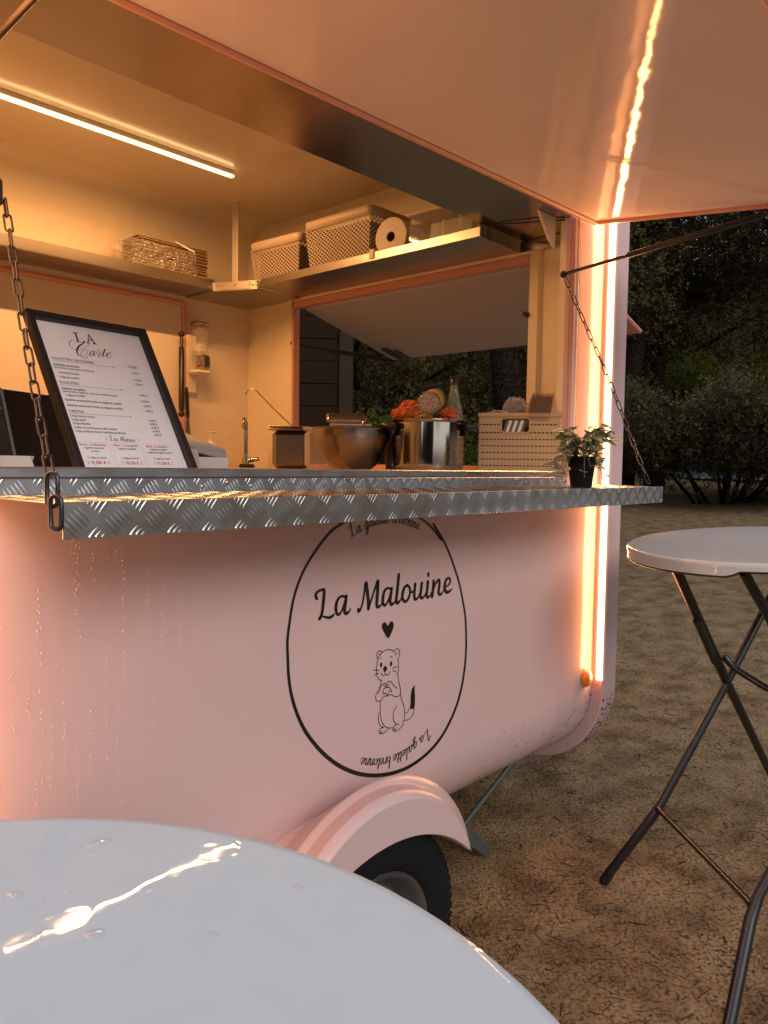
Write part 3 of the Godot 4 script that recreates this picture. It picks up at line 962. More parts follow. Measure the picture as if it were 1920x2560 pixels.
	for c in [Vector3(0.509, 1.378, -1.118), Vector3(0.509, 1.345, -1.107)]:
		var ring := []
		for i in 18:
			var a := TAU * i / 18
			ring.append(c + Vector3(cos(a) * 0.0085 * 0.5, sin(a) * 0.0085 + signf(sin(a)) * 0.016, cos(a) * 0.0085))
		s.tube(ring, 0.0036, 8, false, true)
	part("chain_hook", s, M.black_metal, t)
	# high shelf round the back corner
	s = Shape.new()
	s.span(Vector3(0.56, 2.262, BACK + 0.002), Vector3(2.27, 2.266, -3.205), 0.001)
	s.span(Vector3(0.56, 2.266, -3.209), Vector3(2.27, 2.312, -3.205), 0.001)
	part("high_shelf", s, M.steel_sheet, t)
	s = Shape.new()
	s.span(Vector3(2.365, 2.2625, -2.99), Vector3(WALL_X - 0.002, 2.2665, -1.70), 0.001)
	s.span(Vector3(2.361, 2.2625, -2.99), Vector3(2.365, 2.297, -1.71), 0.001)
	s.box(Vector3(2.366, 2.28, -1.702), Vector3(0.012, 0.036, 0.02), 0.002)
	part("high_shelf", s, M.steel_sheet, t)
	s = Shape.new()
	var pl := PackedVector2Array([Vector2(2.262, 3.205), Vector2(2.365, 2.992), Vector2(WALL_X - 0.003, 2.992), Vector2(WALL_X - 0.003, -BACK - 0.003), Vector2(2.262, -BACK - 0.003)])
	s.prism(pl, 2.256, 2.2605, Transform3D(Basis(Vector3(1, 0, 0), Vector3(0, 0, -1), Vector3(0, 1, 0)), Vector3.ZERO))
	var ca := Vector3(2.262, 0, -3.205)
	var cb := Vector3(2.365, 0, -2.992)
	var cd := (cb - ca).normalized()
	var cbas := Basis(cd, Vector3.UP, cd.cross(Vector3.UP))
	s.box((ca + cb) / 2 + Vector3(0, 2.277, 0), Vector3(0.24, 0.044, 0.004), 0.001, cbas)
	s.box((ca + cb) / 2 + Vector3(0, 2.278, 0) + cbas.z * 0.003, Vector3(0.155, 0.036, 0.004), 0.001, cbas)
	var corner := part("corner_shelf", s, M.steel_sheet, t)
	for d in [-0.095, 0.0, 0.095]:
		s = Shape.new()
		s.ball((ca + cb) / 2 + Vector3(0, 2.278, 0) + cbas.z * 0.006 + cd * d, Vector3.ONE * 0.0045, 8, 6)
		part("screw", s, M.steel, corner)
	s = Shape.new()
	s.box((ca + cb) / 2 + Vector3(0, 2.485, 0) - cbas.z * 0.004, Vector3(0.034, 0.385, 0.006), 0.001, cbas)
	part("hanger", s, M.steel_sheet, t)
	# interior strip light under the ceiling
	s = Shape.new()
	s.span(Vector3(0.72, 2.652, -2.795), Vector3(2.07, 2.673, -2.777), 0.003)
	part("strip_light_holder", s, M.cream_ceiling, t)
	s = Shape.new()
	s.span(Vector3(0.722, 2.645, -2.797), Vector3(2.068, 2.6515, -2.775), 0.002)
	part("strip_light", s, M.glow_strip, t)
	strip_light("interior_strip_light", Vector3(1.395, 2.642, -2.786), Vector2(1.346, 0.02), Vector3.RIGHT, Vector3.DOWN, INSIDE_ENERGY, lin(1.0, 0.45, 0.145))
	# strips on the inner faces of the two rims
	for e in [[XR, -1.0], [XL, 1.0]]:
		var x: float = e[0]
		var d: float = e[1]
		s = Shape.new()
		s.span(Vector3(x + d * 0.0005, 0.60, FRONT + 0.020), Vector3(x + d * 0.007, 2.56, FRONT + 0.044), 0.002)
		part("strip_light", s, M.glow_strip, t)
		strip_light("rim_strip_light", Vector3(x + d * 0.0085, 1.58, FRONT + 0.032), Vector2(1.96, 0.02), Vector3.UP, Vector3(d, 0, 0), RIM_ENERGY, lin(1.0, 0.37, 0.085))
	# side reflector
	s = Shape.new()
	s.lathe([Vector2(0.0, -0.004), Vector2(0.034, -0.004), Vector2(0.034, 0.008), Vector2(0.030, 0.013), Vector2(0.016, 0.018), Vector2(0.0001, 0.0195)], 24, Transform3D(Basis(Vector3(1, 0, 0), Vector3(0, 0, 1), Vector3(0, -1, 0)), Vector3(2.70, 0.615, FRONT + 0.004)), 40)
	part("reflector", s, M.lamp_orange, t)
	build_running_gear(t)
	build_lettering(t)
	# tap and its black collar
	s = Shape.new()
	var tp := Vector3(2.452, 1.40, -3.19)
	var path := []
	path.append(tp); path.append(tp + Vector3(0, 0.18, 0))
	for i in 9:
		var a := PI * i / 8
		path.append(tp + Vector3(-0.022 + cos(a) * 0.022, 0.215 + sin(a) * 0.03, 0.02 - cos(a) * 0.02))
	path.append(tp + Vector3(-0.046, 0.195, 0.042))
	s.tube(path, 0.0105, 12)
	s.tube([tp + Vector3(0, 0.035, 0), tp + Vector3(0.05, 0.045, 0.045)], [0.013, 0.010], 10)
	s.lathe([Vector2(0.0, 0), Vector2(0.019, 0.0), Vector2(0.018, 0.04), Vector2(0.013, 0.055), Vector2(0.011, 0.07)], 16, Transform3D(Basis.IDENTITY, tp))
	var tap := part("tap", s, M.steel_mirror, t)
	s = Shape.new()
	s.box(tp + Vector3(0.0, 0.008, 0.01), Vector3(0.075, 0.022, 0.075), 0.008, Basis(Vector3.UP, 0.8))
	part("tap_base", s, M.black_plastic, tap)
	# small white ledge outside the far end
	s = Shape.new()
	s.box(Vector3(2.985, 2.040, -1.50), Vector3(0.32, 0.018, 0.18), 0.006, Basis(Vector3(0, 0, 1), -0.30))
	part("side_flap", s, M.pink_trim, t)
	# water running down the skin near the left light and standing drops
	var drop := SphereMesh.new()
	drop.radius = 1.0; drop.height = 2.0; drop.radial_segments = 8; drop.rings = 4
	var places := []
	for k in 34:
		var x := OPEN_L + pow(rng.randf(), 1.6) * 0.42
		var y := rng.randf_range(0.62, 1.33)
		var n := rng.randi_range(6, 26)
		for i in n:
			var r := rng.randf_range(0.0005, 0.0014)
			places.append(Transform3D(Basis.from_scale(Vector3(r, r * 1.4, r * 0.6)), Vector3(x + rng.randf_range(-0.003, 0.003), y - i * rng.randf_range(0.006, 0.013), FRONT + 0.0002)))
	for k in 420:
		var r := rng.randf_range(0.0005, 0.0013)
		var near_right := rng.randf() < 0.6
		var x := rng.randf_range(2.35, 2.70) if near_right else rng.randf_range(0.45, 1.6)
		places.append(Transform3D(Basis.from_scale(Vector3(r, r, r * 0.6)), Vector3(x, rng.randf_range(0.58, 1.34), FRONT + 0.0002)))
	for k in 260:
		var r := rng.randf_range(0.0008, 0.0022)
		places.append(Transform3D(Basis.from_scale(Vector3(r, r, r * 0.6)), Vector3(rng.randf_range(2.77, 2.85), rng.randf_range(0.6, 2.4), FRONT + 0.0502)))
	for i in places.size(): places[i] = Transform3D(places[i].basis, places[i].origin - base)
	many("water_drops", drop, M.body_drop, places, t)
	# mud thrown on the lower corner
	places = []
	for k in 900:
		var a := deg_to_rad(-rng.randf_range(5, 80))
		var on_rim := rng.randf() < 0.5
		var o := 0.0505 if on_rim else 0.0005
		var x := rng.randf_range(2.762, 2.85) if on_rim else 2.76 - pow(rng.randf(), 4.0) * 0.7
		var rr := 0.30 + o
		var q := Vector3(x, 0.57 + sin(a) * rr, FRONT - 0.30 + cos(a) * rr)
		var r := (0.0008 + 0.0042 * pow(rng.randf(), 2.2)) * (1.0 if on_rim else 0.75)
		places.append(Transform3D(Basis(Vector3.RIGHT, -a - 0.0) * Basis.from_scale(Vector3(r, r * rng.randf_range(0.6, 1.0), r * 0.25)), q - base))
	many("mud_spots", drop, M.mud, places, t)

func build_running_gear(t: Node3D):
	var s := Shape.new()
	var c := Vector3(1.33, 0.245, 0)
	# mudguard: a crescent face, a band, a raised ridge and a flare into the body
	var rows := []
	var spec := [  # centre x, centre y, radius, z, squeeze of the ends
		[1.32, 0.060, 0.468, -1.175], [1.32, 0.062, 0.470, -1.168], [1.32, 0.282, 0.346, -1.166], [1.32, 0.287, 0.352, -1.172], [1.322, 0.285, 0.360, -1.19],
		[1.345, 0.262, 0.374, -1.238], [1.35, 0.258, 0.380, -1.243], [1.362, 0.235, 0.412, -1.252], [1.365, 0.228, 0.417, -1.262], [1.37, 0.205, 0.420, -1.285], [1.38, 0.15, 0.42, -1.36], [1.385, 0.10, 0.42, -1.43]]
	for k in spec.size():
		var q: Array = spec[k]
		var row := []
		var yl := 0.405 - 0.004 * k
		for i in 33:
			var lim := asin(clampf((yl - q[1]) / q[2], -0.99, 0.99))
			var a := lerpf(lim, PI - lim, i / 32.0)
			row.append(Vector3(q[0] + cos(a) * q[2], q[1] + sin(a) * q[2], q[3]))
		rows.append(row)
	var cut := [0, 2, 4, 6, 8]
	s.sheet(rows.slice(0, 2)); s.sheet(rows.slice(1, 3)); s.sheet(rows.slice(2, 5)); s.sheet(rows.slice(4, 6)); s.sheet(rows.slice(5, 9)); s.sheet(rows.slice(8))
	# underside of the mudguard
	var under := []
	for k in [0, 1]:
		var row := []
		for i in 33:
			var p: Vector3 = rows[0][32 - i]
			row.append(Vector3(p.x, p.y + 0.004, p.z if k == 0 else -1.42))
		under.append(row)
	s.sheet(under)
	part("mudguard", s, M.pink_guard, t)
	# wheel
	var wheel := Node3D.new()
	wheel.name = "wheel"
	t.add_child(wheel, true)
	wheel.position = Vector3(c.x, c.y, -1.285) - t.position
	var xf := Transform3D(Basis(Vector3(1, 0, 0), Vector3(0, 0, 1), Vector3(0, -1, 0)), Vector3.ZERO)
	s = Shape.new()
	s.lathe([Vector2(0.19, -0.075), Vector2(0.215, -0.082), Vector2(0.26, -0.084), Vector2(0.288, -0.074), Vector2(0.298, -0.06), Vector2(0.301, 0.0), Vector2(0.298, 0.06), Vector2(0.288, 0.074), Vector2(0.262, 0.083), Vector2(0.255, 0.0835), Vector2(0.215, 0.081), Vector2(0.196, 0.074), Vector2(0.19, 0.066)], 64, xf, 60)
	part("tyre", s, M.rubber, wheel, true)
	s = Shape.new()
	for i in 72:
		var a := TAU * i / 72
		for side in [-1.0, 1.0]:
			var b := Basis(Vector3(0, 0, 1), a)
			var p := b * Vector3(0.297, 0, side * 0.052)
			s.box(p, Vector3(0.016, 0.0185, 0.040), 0.002, b * Basis(Vector3(0, 1, 0), -side * 0.35) * Basis(Vector3(1, 0, 0), side * 0.25))
	for r in [-0.014, 0.014]:
		s.lathe([Vector2(0.300, r - 0.009), Vector2(0.3045, r - 0.007), Vector2(0.3045, r + 0.007), Vector2(0.300, r + 0.009)], 64, xf)
	part("tread", s, M.rubber, wheel, true)
	s = Shape.new()
	s.lathe([Vector2(0.0001, 0.030), Vector2(0.035, 0.034), Vector2(0.06, 0.03), Vector2(0.07, 0.012), Vector2(0.10, 0.008), Vector2(0.125, 0.02), Vector2(0.145, 0.022), Vector2(0.155, 0.01), Vector2(0.165, 0.03), Vector2(0.172, 0.062), Vector2(0.178, 0.073), Vector2(0.188, 0.077), Vector2(0.191, 0.070)], 48, xf, 50)
	part("rim", s, M.wheel_rim, wheel, true)
	for i in 4:
		var a := TAU * i / 4 + 0.4
		s = Shape.new()
		s.ball(Vector3(cos(a) * 0.05, sin(a) * 0.05, 0.034), Vector3(0.009, 0.009, 0.012), 8, 6)
		part("wheel_nut", s, M.galvanised, wheel, true)
	# axle and frame under the floor
	s = Shape.new()
	s.tube([Vector3(1.33, 0.245, -1.30), Vector3(1.33, 0.245, -3.2)], 0.035, 12)
	s.span(Vector3(0.2, 0.20, -1.86), Vector3(2.7, 0.275, -1.80), 0.004)
	s.span(Vector3(0.2, 0.20, -2.9), Vector3(2.7, 0.275, -2.84), 0.004)
	part("frame", s, M.galvanised, t)
	# corner steady
	s = Shape.new()
	var foot := Vector3(2.275, ground(2.275, -1.565) + 0.012, -1.565)
	var top := Vector3(1.99, 0.275, -1.70)
	var d := (foot - top).normalized()
	var sd := d.cross(Vector3.UP).normalized()
	var bas := Basis(sd, sd.cross(d) * -1.0, d)
	bas = Basis(sd, d.cross(sd), d)
	var len := (foot - top).length()
	s.box(top.lerp(foot, 0.5), Vector3(0.072, 0.005, len), 0.001, bas)
	for k in [-1.0, 1.0]:
		s.box(top.lerp(foot, 0.5) + bas.x * 0.035 * k - bas.y * 0.018, Vector3(0.005, 0.04, len), 0.001, bas)
	part("corner_steady", s, M.galvanised, t)
	s = Shape.new()
	s.tube([Vector3(2.585, 0.30, -1.64), Vector3(2.565, 0.255, -1.63), Vector3(2.20, 0.095, -1.625)], 0.011, 8)
	s.tube([Vector3(2.02, 0.29, -1.66), Vector3(2.0, 0.22, -1.66)], 0.012, 8)
	part("steady_brace", s, M.galvanised, t)

func build_lettering(t: Node3D):
	var at := Transform3D(Basis.IDENTITY, Vector3(1.5665, 0.9331, FRONT + 0.0012))
	var s := Shape.new()
	for k in NAME_STROKES: ribbon(s, triples(k), at)
	part("name_lettering", s, M.vinyl_black, t)
	s = Shape.new()
	var ring := pairs(RING[0], 0.0)
	for i in ring.size(): ring[i].z = lerpf(0.0075, 0.0108, clampf((0.1 - ring[i].y) / 0.4, 0.0, 1.0))
	# the hidden top closes the loop
	for a in [50.0, 62.0, 75.0, 88.0, 101.0, 112.0]:
		var r := lerpf(0.352, 0.386, (a - 50.0) / 70.0)
		ring.append(Vector3(cos(deg_to_rad(a)) * r, sin(deg_to_rad(a)) * r, 0.0075))
	ribbon(s, ring, at, true)
	part("logo_ring", s, M.vinyl_black, t)
	s = Shape.new()
	var hp := []
	for p in smooth_line(pairs(HEART[0], 0.0), 4, true): hp.append(Vector2(p.x, p.y))
	flat_poly(s, hp, at)
	part("logo_heart", s, M.vinyl_black, t)
	s = Shape.new()
	for k in ANIMAL_LINES: ribbon(s, pairs(k, 0.0021), at)
	for k in ANIMAL_FILLS: ribbon(s, triples(k), at)
	var tail := []
	for p in pairs(TAIL_TIP[0], 0.0): tail.append(Vector2(p.x, p.y))
	flat_poly(s, tail, at)
	part("animal_drawing", s, M.vinyl_black, t)
	var line := "La galette bretonne"
	var n := script_length(line)
	for top in [true, false]:
		s = Shape.new()
		var a0 := 117.0 if top else -58.0
		var a1 := 69.0 if top else -109.5
		var b0 := 0.337 if top else 0.334
		var b1 := 0.328 if top else 0.309
		var total := deg_to_rad(absf(a1 - a0)) * (b0 + b1) / 2
		var h := 0.0165
		var place := func(d: float) -> Transform3D:
			var f := d / total
			var a := deg_to_rad(lerpf(a0, a1, f))
			var up := Vector3(cos(a), sin(a), 0)
			var right := Vector3(sin(a), -cos(a), 0)
			return Transform3D(Basis(right, up, Vector3(0, 0, 1)), at.origin + up * lerpf(b0, b1, f))
		script_text(s, line, h, 0.0036, total / (n * h), place)
		part("motto_lettering", s, M.vinyl_black, t)

# ---------------------------------------------------------------- ground
var bumps: FastNoiseLite
var fine: FastNoiseLite
func ground(x: float, z: float) -> float:
	var far := maxf(0.0, x - 30.0)
	return -0.11 + 0.0728 * x + 0.0278 * z - far * 0.03 + bumps.get_noise_2d(x, z) * 0.02 * clampf(absf(x) * 0.1, 0.3, 3.0)

func build_ground():
	bumps = noise(0.35, 3, 3)
	fine = noise(2.6, 4, 4)
	var s := Shape.new()
	# fine sheet where the camera looks closely, coarse beyond it
	var xs := []
	var zs := []
	var x := -80.0
	while x < 140.0:
		xs.append(x)
		x += 0.06 if x > 0.6 and x < 6.0 else (0.25 if x > -3.0 and x < 12.0 else (1.0 if x > -12.0 and x < 40.0 else 8.0))
	var z := -90.0
	while z < 60.0:
		zs.append(z)
		z += 0.06 if z > -4.5 and z < 0.6 else (0.25 if z > -9.0 and z < 3.0 else (1.0 if z > -40.0 and z < 12.0 else 8.0))
	var rows := []
	for i in range(zs.size() - 1, -1, -1):
		var row := []
		for a in xs:
			var near := 1.0 if a > 0.3 and a < 8.0 and zs[i] > -6.0 and zs[i] < 1.0 else 0.0
			row.append(Vector3(a, ground(a, zs[i]) + near * fine.get_noise_2d(a, zs[i]) * 0.011, zs[i]))
		rows.append(row)
	s.sheet(rows)
	structure("ground", s, M.sandy_ground)
	# a pale road far behind the bushes
	s = Shape.new()
	rows = []
	var way := smooth_line([Vector3(34, 0, -16), Vector3(27, 0, -12), Vector3(21.5, 0, -8.6), Vector3(19.2, 0, -5.5), Vector3(18.6, 0, -1), Vector3(18.5, 0, 6), Vector3(19, 0, 14)], 8)
	for k in 2:
		var row := []
		for p in way:
			var q: Vector3 = p + Vector3(0.86, 0, 0.3) * (0.0 if k == 1 else 3.0)
			row.append(Vector3(q.x, ground(q.x, q.z) + 0.05, q.z))
		rows.append(row)
	s.sheet(rows)
	structure("road", s, M.pale_road)
	# wooded slope that closes the view far behind
	s = Shape.new()
	rows = []
	var hn := noise(0.05, 9, 4)
	for k in 14:
		var row := []
		for i in 60:
			var a := lerpf(-2.2, 1.2, i / 59.0)
			var r := 55.0 + k * 5.0
			var q := Vector3(sin(PI / 2 - a) * r, 0, sin(a) * r)
			row.append(Vector3(q.x, 1.0 + k * 2.2 + hn.get_noise_2d(q.x, q.z) * 3.0, q.z))
		rows.append(row)
	s.sheet(rows)
	structure("hill", s, M.hill)
	# needles, bits of bark and twigs strewn on the sand
	var stick := BoxMesh.new()
	stick.size = Vector3(1, 1, 1)
	var places := []
	var tints := []
	for k in 15000:
		var r := pow(rng.randf(), 0.7)
		var px := rng.randf_range(0.9, 1.6 + 9.0 * r)
		var pz := rng.randf_range(-1.6 - 4.0 * r, 0.6)
		if px < 2.75 and pz < -1.45 and rng.randf() < 0.6: continue
		var long := rng.randf_range(0.008, 0.05) * (1.0 if rng.randf() < 0.96 else 2.6)
		var th := rng.randf_range(0.0005, 0.0012) * (1.0 if rng.randf() < 0.93 else 2.5)
		var b := Basis(Vector3.UP, rng.randf() * TAU) * Basis(Vector3.FORWARD, rng.randf_range(-0.15, 0.15))
		places.append(Transform3D(b * Basis.from_scale(Vector3(long, th, th * 1.4)), Vector3(px, ground(px, pz) + fine.get_noise_2d(px, pz) * 0.011 + th * 0.5, pz)))
		var v := rng.randf_range(0.5, 1.6)
		tints.append(Color(0.135 * v, 0.085 * v, 0.053 * v) if rng.randf() < 0.93 else Color(0.36, 0.28, 0.19))
	for c in 90:
		var cx := rng.randf_range(1.2, 7.5)
		var cz := rng.randf_range(-4.0, 0.4)
		var cr := rng.randf_range(0.05, 0.22)
		for k in 70:
			var px := cx + rng.randfn() * cr
			var pz := cz + rng.randfn() * cr * 0.6
			if px < 2.8 and pz < -1.5: continue
			var long := rng.randf_range(0.003, 0.016)
			var th := rng.randf_range(0.0006, 0.0016)
			var b := Basis(Vector3.UP, rng.randf() * TAU)
			places.append(Transform3D(b * Basis.from_scale(Vector3(long, th, th * 1.6)), Vector3(px, ground(px, pz) + fine.get_noise_2d(px, pz) * 0.011 + th * 0.5, pz)))
			var v := rng.randf_range(0.5, 1.3)
			tints.append(Color(0.085 * v, 0.052 * v, 0.03 * v))
	many("fallen_needles", stick, M.litter, places, self, tints)
	var crumb := SphereMesh.new()
	crumb.radius = 1.0; crumb.height = 2.0; crumb.radial_segments = 6; crumb.rings = 3
	places = []; tints = []
	for k in 30000:
		var r := pow(rng.randf(), 0.8)
		var px := rng.randf_range(0.9, 1.6 + 7.0 * r)
		var pz := rng.randf_range(-1.6 - 3.0 * r, 0.6)
		var th := rng.randf_range(0.0008, 0.0024)
		var b := Basis(Vector3.UP, rng.randf() * TAU) * Basis.from_scale(Vector3(th, th * 0.6, th * rng.randf_range(0.6, 1.3)))
		places.append(Transform3D(b, Vector3(px, ground(px, pz) + fine.get_noise_2d(px, pz) * 0.011 + th * 0.2, pz)))
		var v := rng.randf_range(0.3, 1.5)
		tints.append(Color(0.25 * v, 0.158 * v, 0.082 * v))
	many("sand_crumbs", crumb, M.litter, places, self, tints)

# ---------------------------------------------------------------- vegetation
func leaf_mesh() -> ArrayMesh:
	var s := Shape.new()
	s.sharp()
	# a spray of five leaves, each a bent lozenge
	var r := RandomNumberGenerator.new()
	r.seed = 77
	for k in 5:
		var d := Vector3(r.randf_range(-1, 1), r.randf_range(-0.4, 0.9), r.randf_range(-1, 1)).normalized()
		var q := d.cross(Vector3(r.randf_range(-1, 1), 1, r.randf_range(-1, 1))).normalized() * 0.22
		var o := d * 0.25
		var m := o + d * 0.5 + q.cross(d) * 0.25
		s.tri(o, m + q, o + d)
		s.tri(o, o + d, m - q)
	return s.mesh()

func limb(s: Shape, a: Vector3, b: Vector3, r0: float, r1: float, bend: float, seg := 7):
	var path := []
	var rad := []
	var side := Vector3(rng.randf_range(-1, 1), rng.randf_range(-0.3, 0.3), rng.randf_range(-1, 1)) * bend
	for i in 6:
		var f := i / 5.0
		path.append(a.lerp(b, f) + side * sin(f * PI) + Vector3(rng.randf_range(-1, 1), 0, rng.randf_range(-1, 1)) * r0 * 0.25)
		rad.append(lerpf(r0, r1, f))
	s.tube(path, rad, seg)

# crown: leaf sprays gathered in clumps round the ends of the limbs
func leaves(parent: Node3D, called: String, clumps: Array, count: int, size: float, tone: Color, spread := 0.45):
	var places := []
	var tints := []
	size *= 0.62
	count = int(count * 1.9)
	for k in count:
		var c: Array = clumps[rng.randi() % clumps.size()]
		var d := Vector3(rng.randfn(), rng.randfn() * 0.75, rng.randfn())
		d = d.normalized() * pow(rng.randf(), spread) * c[1]
		var sz := size * rng.randf_range(0.6, 1.35)
		var b := Basis(Vector3(rng.randf_range(-1, 1), rng.randf_range(-1, 1), rng.randf_range(-1, 1)).normalized(), rng.randf() * TAU)
		places.append(Transform3D(b.scaled(Vector3.ONE * sz), c[0] + d))
		var v: float = c[2] * rng.randf_range(0.7, 1.3)
		var y := rng.randf_range(-0.12, 0.2)
		tints.append(Color(tone.r * v * (1.0 + y), tone.g * v, tone.b * v * (1.0 - y)))
	many(called, M_leaf, M.foliage, places, parent, tints)

var M_leaf: ArrayMesh

func tree(called: String, label: String, at: Vector3, h: float, r: float, lean: Vector3, crown_from: float, crown_r: float, count: int, size: float, tone: Color, group := "", limbs := 9) -> Node3D:
	at.y = ground(at.x, at.z)
	var t := thing(called, label, "tree", at, group)
	var s := Shape.new()
	var top := Vector3(0, h, 0) + lean
	var trunk := []
	var rad := []
	for i in 9:
		var f := i / 8.0
		trunk.append(Vector3(0, h * f, 0) + lean * f * f + Vector3(rng.randf_range(-1, 1), 0, rng.randf_range(-1, 1)) * r * 0.35 * f)
		rad.append(r * lerpf(1.0, 0.3, f) * (1.35 if i == 0 else 1.0))
	trunk[0].y = -0.3
	s.tube(trunk, rad, 12)
	var clumps := []
	for i in limbs:
		var f := lerpf(crown_from, 1.0, (i + rng.randf()) / limbs)
		var k := clampi(int(f * 8.0), 0, 7)
		var o: Vector3 = trunk[k].lerp(trunk[k + 1], f * 8.0 - k)
		var a := rng.randf() * TAU
		var reach := crown_r * rng.randf_range(0.45, 0.95)
		var e := o + Vector3(cos(a) * reach, rng.randf_range(0.1, 0.9) * reach * 0.6, sin(a) * reach)
		limb(s, o, e, r * lerpf(0.42, 0.16, f), r * 0.06, reach * 0.14)
		clumps.append([e, crown_r * rng.randf_range(0.28, 0.5), rng.randf_range(0.6, 1.5)])
		clumps.append([o.lerp(e, 0.6), crown_r * rng.randf_range(0.22, 0.4), rng.randf_range(0.5, 1.2)])
	part("trunk", s, M.bark, t, true)
	leaves(t, "crown", clumps, count, size, tone)
	return t

func bush(label: String, at: Vector3, w: float, h: float, count: int, size: float, tone: Color, stems := 9, low := 0.25):
	at.y = ground(at.x, at.z)
	var t := thing("bush", label, "bush", at, "bushes at the edge of the wood")
	var s := Shape.new()
	var clumps := []
	for i in stems:
		var a := rng.randf() * TAU
		var reach := w * 0.5 * sqrt(rng.randf())
		var o := Vector3(cos(a), 0, sin(a)) * reach * 0.25
		var e := Vector3(cos(a) * reach, h * rng.randf_range(0.55, 0.95) * (1.0 - 0.35 * reach / w), sin(a) * reach)
		limb(s, o - Vector3(0, 0.1, 0), e, 0.035, 0.01, 0.16, 6)
		clumps.append([e, w * rng.randf_range(0.13, 0.2), rng.randf_range(0.7, 1.5)])
		clumps.append([o.lerp(e, 0.6) + Vector3(rng.randf_range(-1, 1), 0, rng.randf_range(-1, 1)) * w * 0.12, w * rng.randf_range(0.12, 0.2), rng.randf_range(0.5, 1.1)])
		clumps.append([Vector3(cos(a + 0.7) * reach, h * rng.randf_range(low, 0.55), sin(a + 0.7) * reach), w * rng.randf_range(0.12, 0.18), rng.randf_range(0.45, 1.0)])
	part("stem", s, M.bark, t, true)
	leaves(t, "foliage", clumps, count, size, tone, 0.6)

